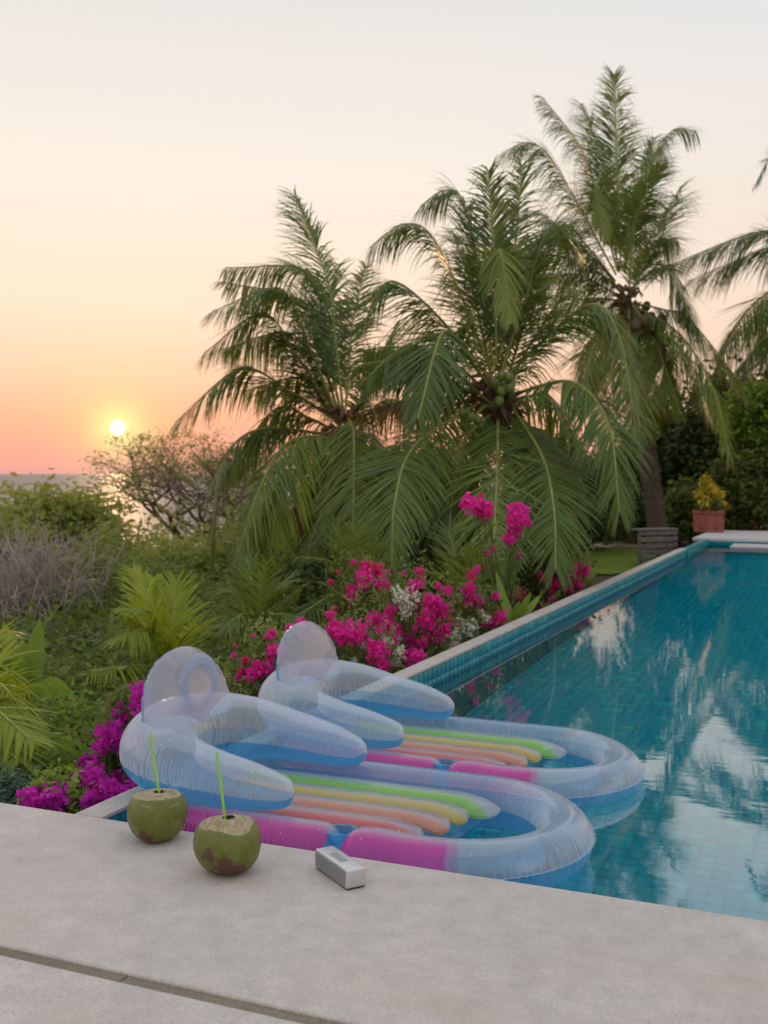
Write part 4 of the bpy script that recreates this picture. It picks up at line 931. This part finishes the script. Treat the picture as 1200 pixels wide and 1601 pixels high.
brush('tall dry grey brush at the left edge of the slope', 45, 815, 990, 190, 12.0, 190, 101)
brush('thin dry grey brush left of the large soft shrub', 120, 850, 965, 120, 14.0, 90, 102)

# ------------------------------------------------------------------ bougainvillea
def cluster_mesh(name, mat, seed, n=95):
    rng = np.random.default_rng(seed); d = rng.normal(size=(n, 3)); d /= np.linalg.norm(d, axis=1)[:, None]; ctr = d * rng.uniform(.35, 1.0, n)[:, None] * (1 + .25 * np.sin(d[:, :1] * 5 + seed))
    V, T, v = leaves(ctr, .50, aspect=.85, up=.1, rng=rng); me = mesh_np(name, V, T, v); me.materials.append(M[mat]); return me
CL = {mt: [cluster_mesh('flower_cluster', mt, 200 + i * 7 + len(mt)) for i in range(4)] for mt in ('bract_magenta', 'bract_purple', 'bract_red', 'bract_white')}
def bougain(label, px, py0, py1, wpx, D, cls, mat='bract_magenta', seed=1, leafmat_='leaf_bush', nclump=34, lsize=.035, cat='flower bush', name='bougainvillea', lk=1.0, fo=.85, fs=1.25, xs_=14):
    rng = np.random.default_rng(seed); sc = D / FPX; c = P(px, (py0 + py1) / 2, D); b = P(px, py1, D)
    b[2] = min(b[2], float(hgt(b[0], b[1]))); root = empty(name, tuple(b), label, cat, 'flowering shrubs along the pool')
    rad = np.array([wpx * sc / 2, wpx * sc / 2 * .7, (py1 - py0) * sc / 2]); cc = clumps(nclump, c, rad, rng)
    ctrs = np.concatenate([q + rng.normal(0, 1, (int(46 * lk), 3)) * wpx * sc * .11 for q in cc])
    ctrs = offpool(ctrs); link('foliage', leaf_mesh('foliage', ctrs - b, lsize, aspect=.5, up=.4, rng=rng, vbase=np.repeat(rng.uniform(.2, .9, len(cc)), int(46 * lk))), leafmat_, root)
    lst = []
    for cl in cls:
        x, y, r_ = cl[:3]; dd = (cl[3] if len(cl) > 3 else rng.uniform(-.1, .1)) - rad[1] * fo; mt = cl[4] if len(cl) > 4 else mat
        q = offpool(P(x, y, D + dd)); R_ = r_ * sc * fs
        nsub = max(1, int(r_ / 9))
        for k in range(nsub):
            o = link('flower_cluster', CL[mt][rng.integers(0, 4)], None, root)
            f = 1.0 if nsub == 1 else rng.uniform(.48, .68); off = rng.normal(0, .68, 3) * R_ * (nsub > 1)
            o.location = q + off - b; s_ = R_ * f; o.scale = (s_ * rng.uniform(.85, 1.2), s_ * rng.uniform(.85, 1.2), s_ * rng.uniform(.75, 1.05)); o.rotation_euler = tuple(rng.uniform(0, 6.28, 3))
        mid = b + (q - b) * .5 + rng.normal(0, .05, 3); lst.append((np.array([b, mid, q]) - b, np.array([.010, .007, .003])))
    for k in range(xs_):
        a = rng.uniform(0, 2 * PI); rr_ = math.sqrt(rng.uniform(.05, 1)); q = P(px + math.cos(a) * rr_ * wpx * .52, (py0 + py1) / 2 + math.sin(a) * rr_ * (py1 - py0) * .45, D - rad[1] * fo); q = offpool(q)
        if q[2] < -.35: continue
        o = link('flower_cluster', CL[mat if rng.random() < .8 else ('bract_red' if mat != 'bract_purple' else mat)][rng.integers(0, 4)], None, root); o.location = q - b; s_ = rng.uniform(3.5, 8) * sc; o.scale = (s_, s_, s_); o.rotation_euler = tuple(rng.uniform(0, 6.28, 3))
        lst.append((np.array([b, (b + q) / 2 + rng.normal(0, .05, 3), q]) - b, np.array([.009, .006, .002])))
    for q in cc[::3]: lst.append((np.array([b, (b + q) / 2 + rng.normal(0, .04, 3), q]) - b, np.array([.010, .007, .003])))
    link('stem', tubes_mesh('stems', lst, 5), 'stem_green', root); return root
Wt = 'bract_white'; Rd = 'bract_red'
bougain('purple bougainvillea bush behind the nearest float pillow', 195, 1075, 1255, 110, 4.6, [(215, 1088, 14), (226, 1112, 12), (190, 1120, 16), (205, 1145, 18), (175, 1150, 16), (165, 1185, 18), (195, 1185, 20), (180, 1215, 20), (205, 1218, 16), (160, 1235, 12), (222, 1140, 12), (208, 1170, 16)], 'bract_purple', 301, fo=1.2, fs=1.45)
bougain('low purple bougainvillea spray on the deck edge at left', 105, 1215, 1290, 130, 3.75, [(70, 1245, 16), (88, 1252, 14), (130, 1220, 14), (138, 1238, 12), (110, 1240, 10), (158, 1240, 14), (60, 1255, 10), (152, 1222, 10), (175, 1232, 10), (95, 1238, 12), (120, 1250, 12), (145, 1252, 14), (185, 1245, 12), (50, 1248, 12), (200, 1235, 10), (165, 1255, 12)], 'bract_purple', 302, 'leaf_bright', fo=.6, fs=1.7)
bougain('magenta bougainvillea left of the farther float pillow', 410, 970, 1115, 130, 5.2, [(430, 1018, 12), (438, 1030, 10), (400, 1048, 13), (388, 1055, 10), (420, 1042, 10), (425, 990, 6), (452, 982, 7), (470, 975, 8), (402, 1092, 7, .0, Rd), (428, 1085, 10), (436, 1050, 6, .0, Wt), (445, 1040, 5, .0, Wt), (400, 1070, 5, 0, Wt)], seed=303)
bougain('magenta bougainvillea behind the farther float pillow', 545, 960, 1085, 150, 6.3, [(540, 990, 14), (555, 992, 14), (522, 985, 12), (568, 996, 10), (590, 1015, 16), (600, 1044, 10), (585, 1030, 8), (517, 962, 8), (640, 1028, 14), (655, 1025, 8), (570, 1010, 5, 0, Wt), (605, 1003, 8, 0, Wt), (625, 1020, 9, 0, Wt), (555, 1035, 6, 0, Wt), (620, 1035, 8, 0, Wt), (500, 1003, 8)], seed=304)
bougain('dense magenta and white bougainvillea beside the coping', 635, 880, 1040, 190, 6.9, [(600, 960, 18), (585, 968, 15), (618, 985, 12), (655, 950, 18), (672, 945, 14), (690, 955, 12), (665, 975, 15), (625, 930, 12, 0, Wt), (640, 935, 14, 0, Wt), (635, 955, 10, 0, Wt), (650, 915, 10), (680, 990, 12), (695, 985, 9), (690, 965, 7, 0, Rd), (620, 1000, 8, 0, Wt), (640, 1000, 10), (660, 1005, 8), (605, 980, 10)], seed=305)
bougain('reddish pink bougainvillea spray left of the middle palm', 565, 870, 990, 110, 7.8, [(577, 885, 8, 0, Rd), (570, 905, 14), (585, 900, 14), (590, 890, 9, 0, Rd), (560, 920, 10), (552, 930, 8), (550, 940, 6, 0, Rd), (655, 893, 8, 0, Rd), (660, 905, 7, 0, Rd), (600, 915, 9), (548, 920, 7)], seed=306)
bougain('white flowering shrub at the coping with pink sprays', 735, 900, 1010, 110, 7.6, [(725, 982, 17, 0, Wt), (715, 990, 12, 0, Wt), (738, 985, 10, 0, Wt), (736, 935, 14), (742, 945, 12), (735, 920, 9), (738, 900, 8, 0, Rd), (745, 890, 6), (782, 965, 12), (770, 972, 8), (752, 960, 7, 0, Wt), (760, 968, 7, 0, Wt), (712, 1008, 8, 0, Wt), (690, 1003, 6)], seed=307)
bougain('tall pink bougainvillea spray standing in front of the palm fronds', 785, 770, 960, 90, 8.3, [(735, 788, 15), (745, 792, 14), (755, 795, 12), (763, 803, 7), (808, 798, 12), (815, 800, 12), (803, 810, 14), (805, 828, 12), (818, 815, 8), (792, 845, 7), (770, 858, 5), (762, 866, 4), (752, 775, 4), (826, 818, 5), (800, 845, 5)], seed=308, nclump=16, lk=.5, xs_=3)
bougain('small magenta bougainvillea near the far coping', 885, 875, 945, 90, 9.9, [(862, 897, 12), (858, 908, 9), (890, 915, 12), (897, 895, 10), (905, 890, 8), (893, 905, 10), (808, 930, 12), (815, 932, 9), (845, 945, 8), (862, 940, 7), (870, 915, 5)], seed=309)
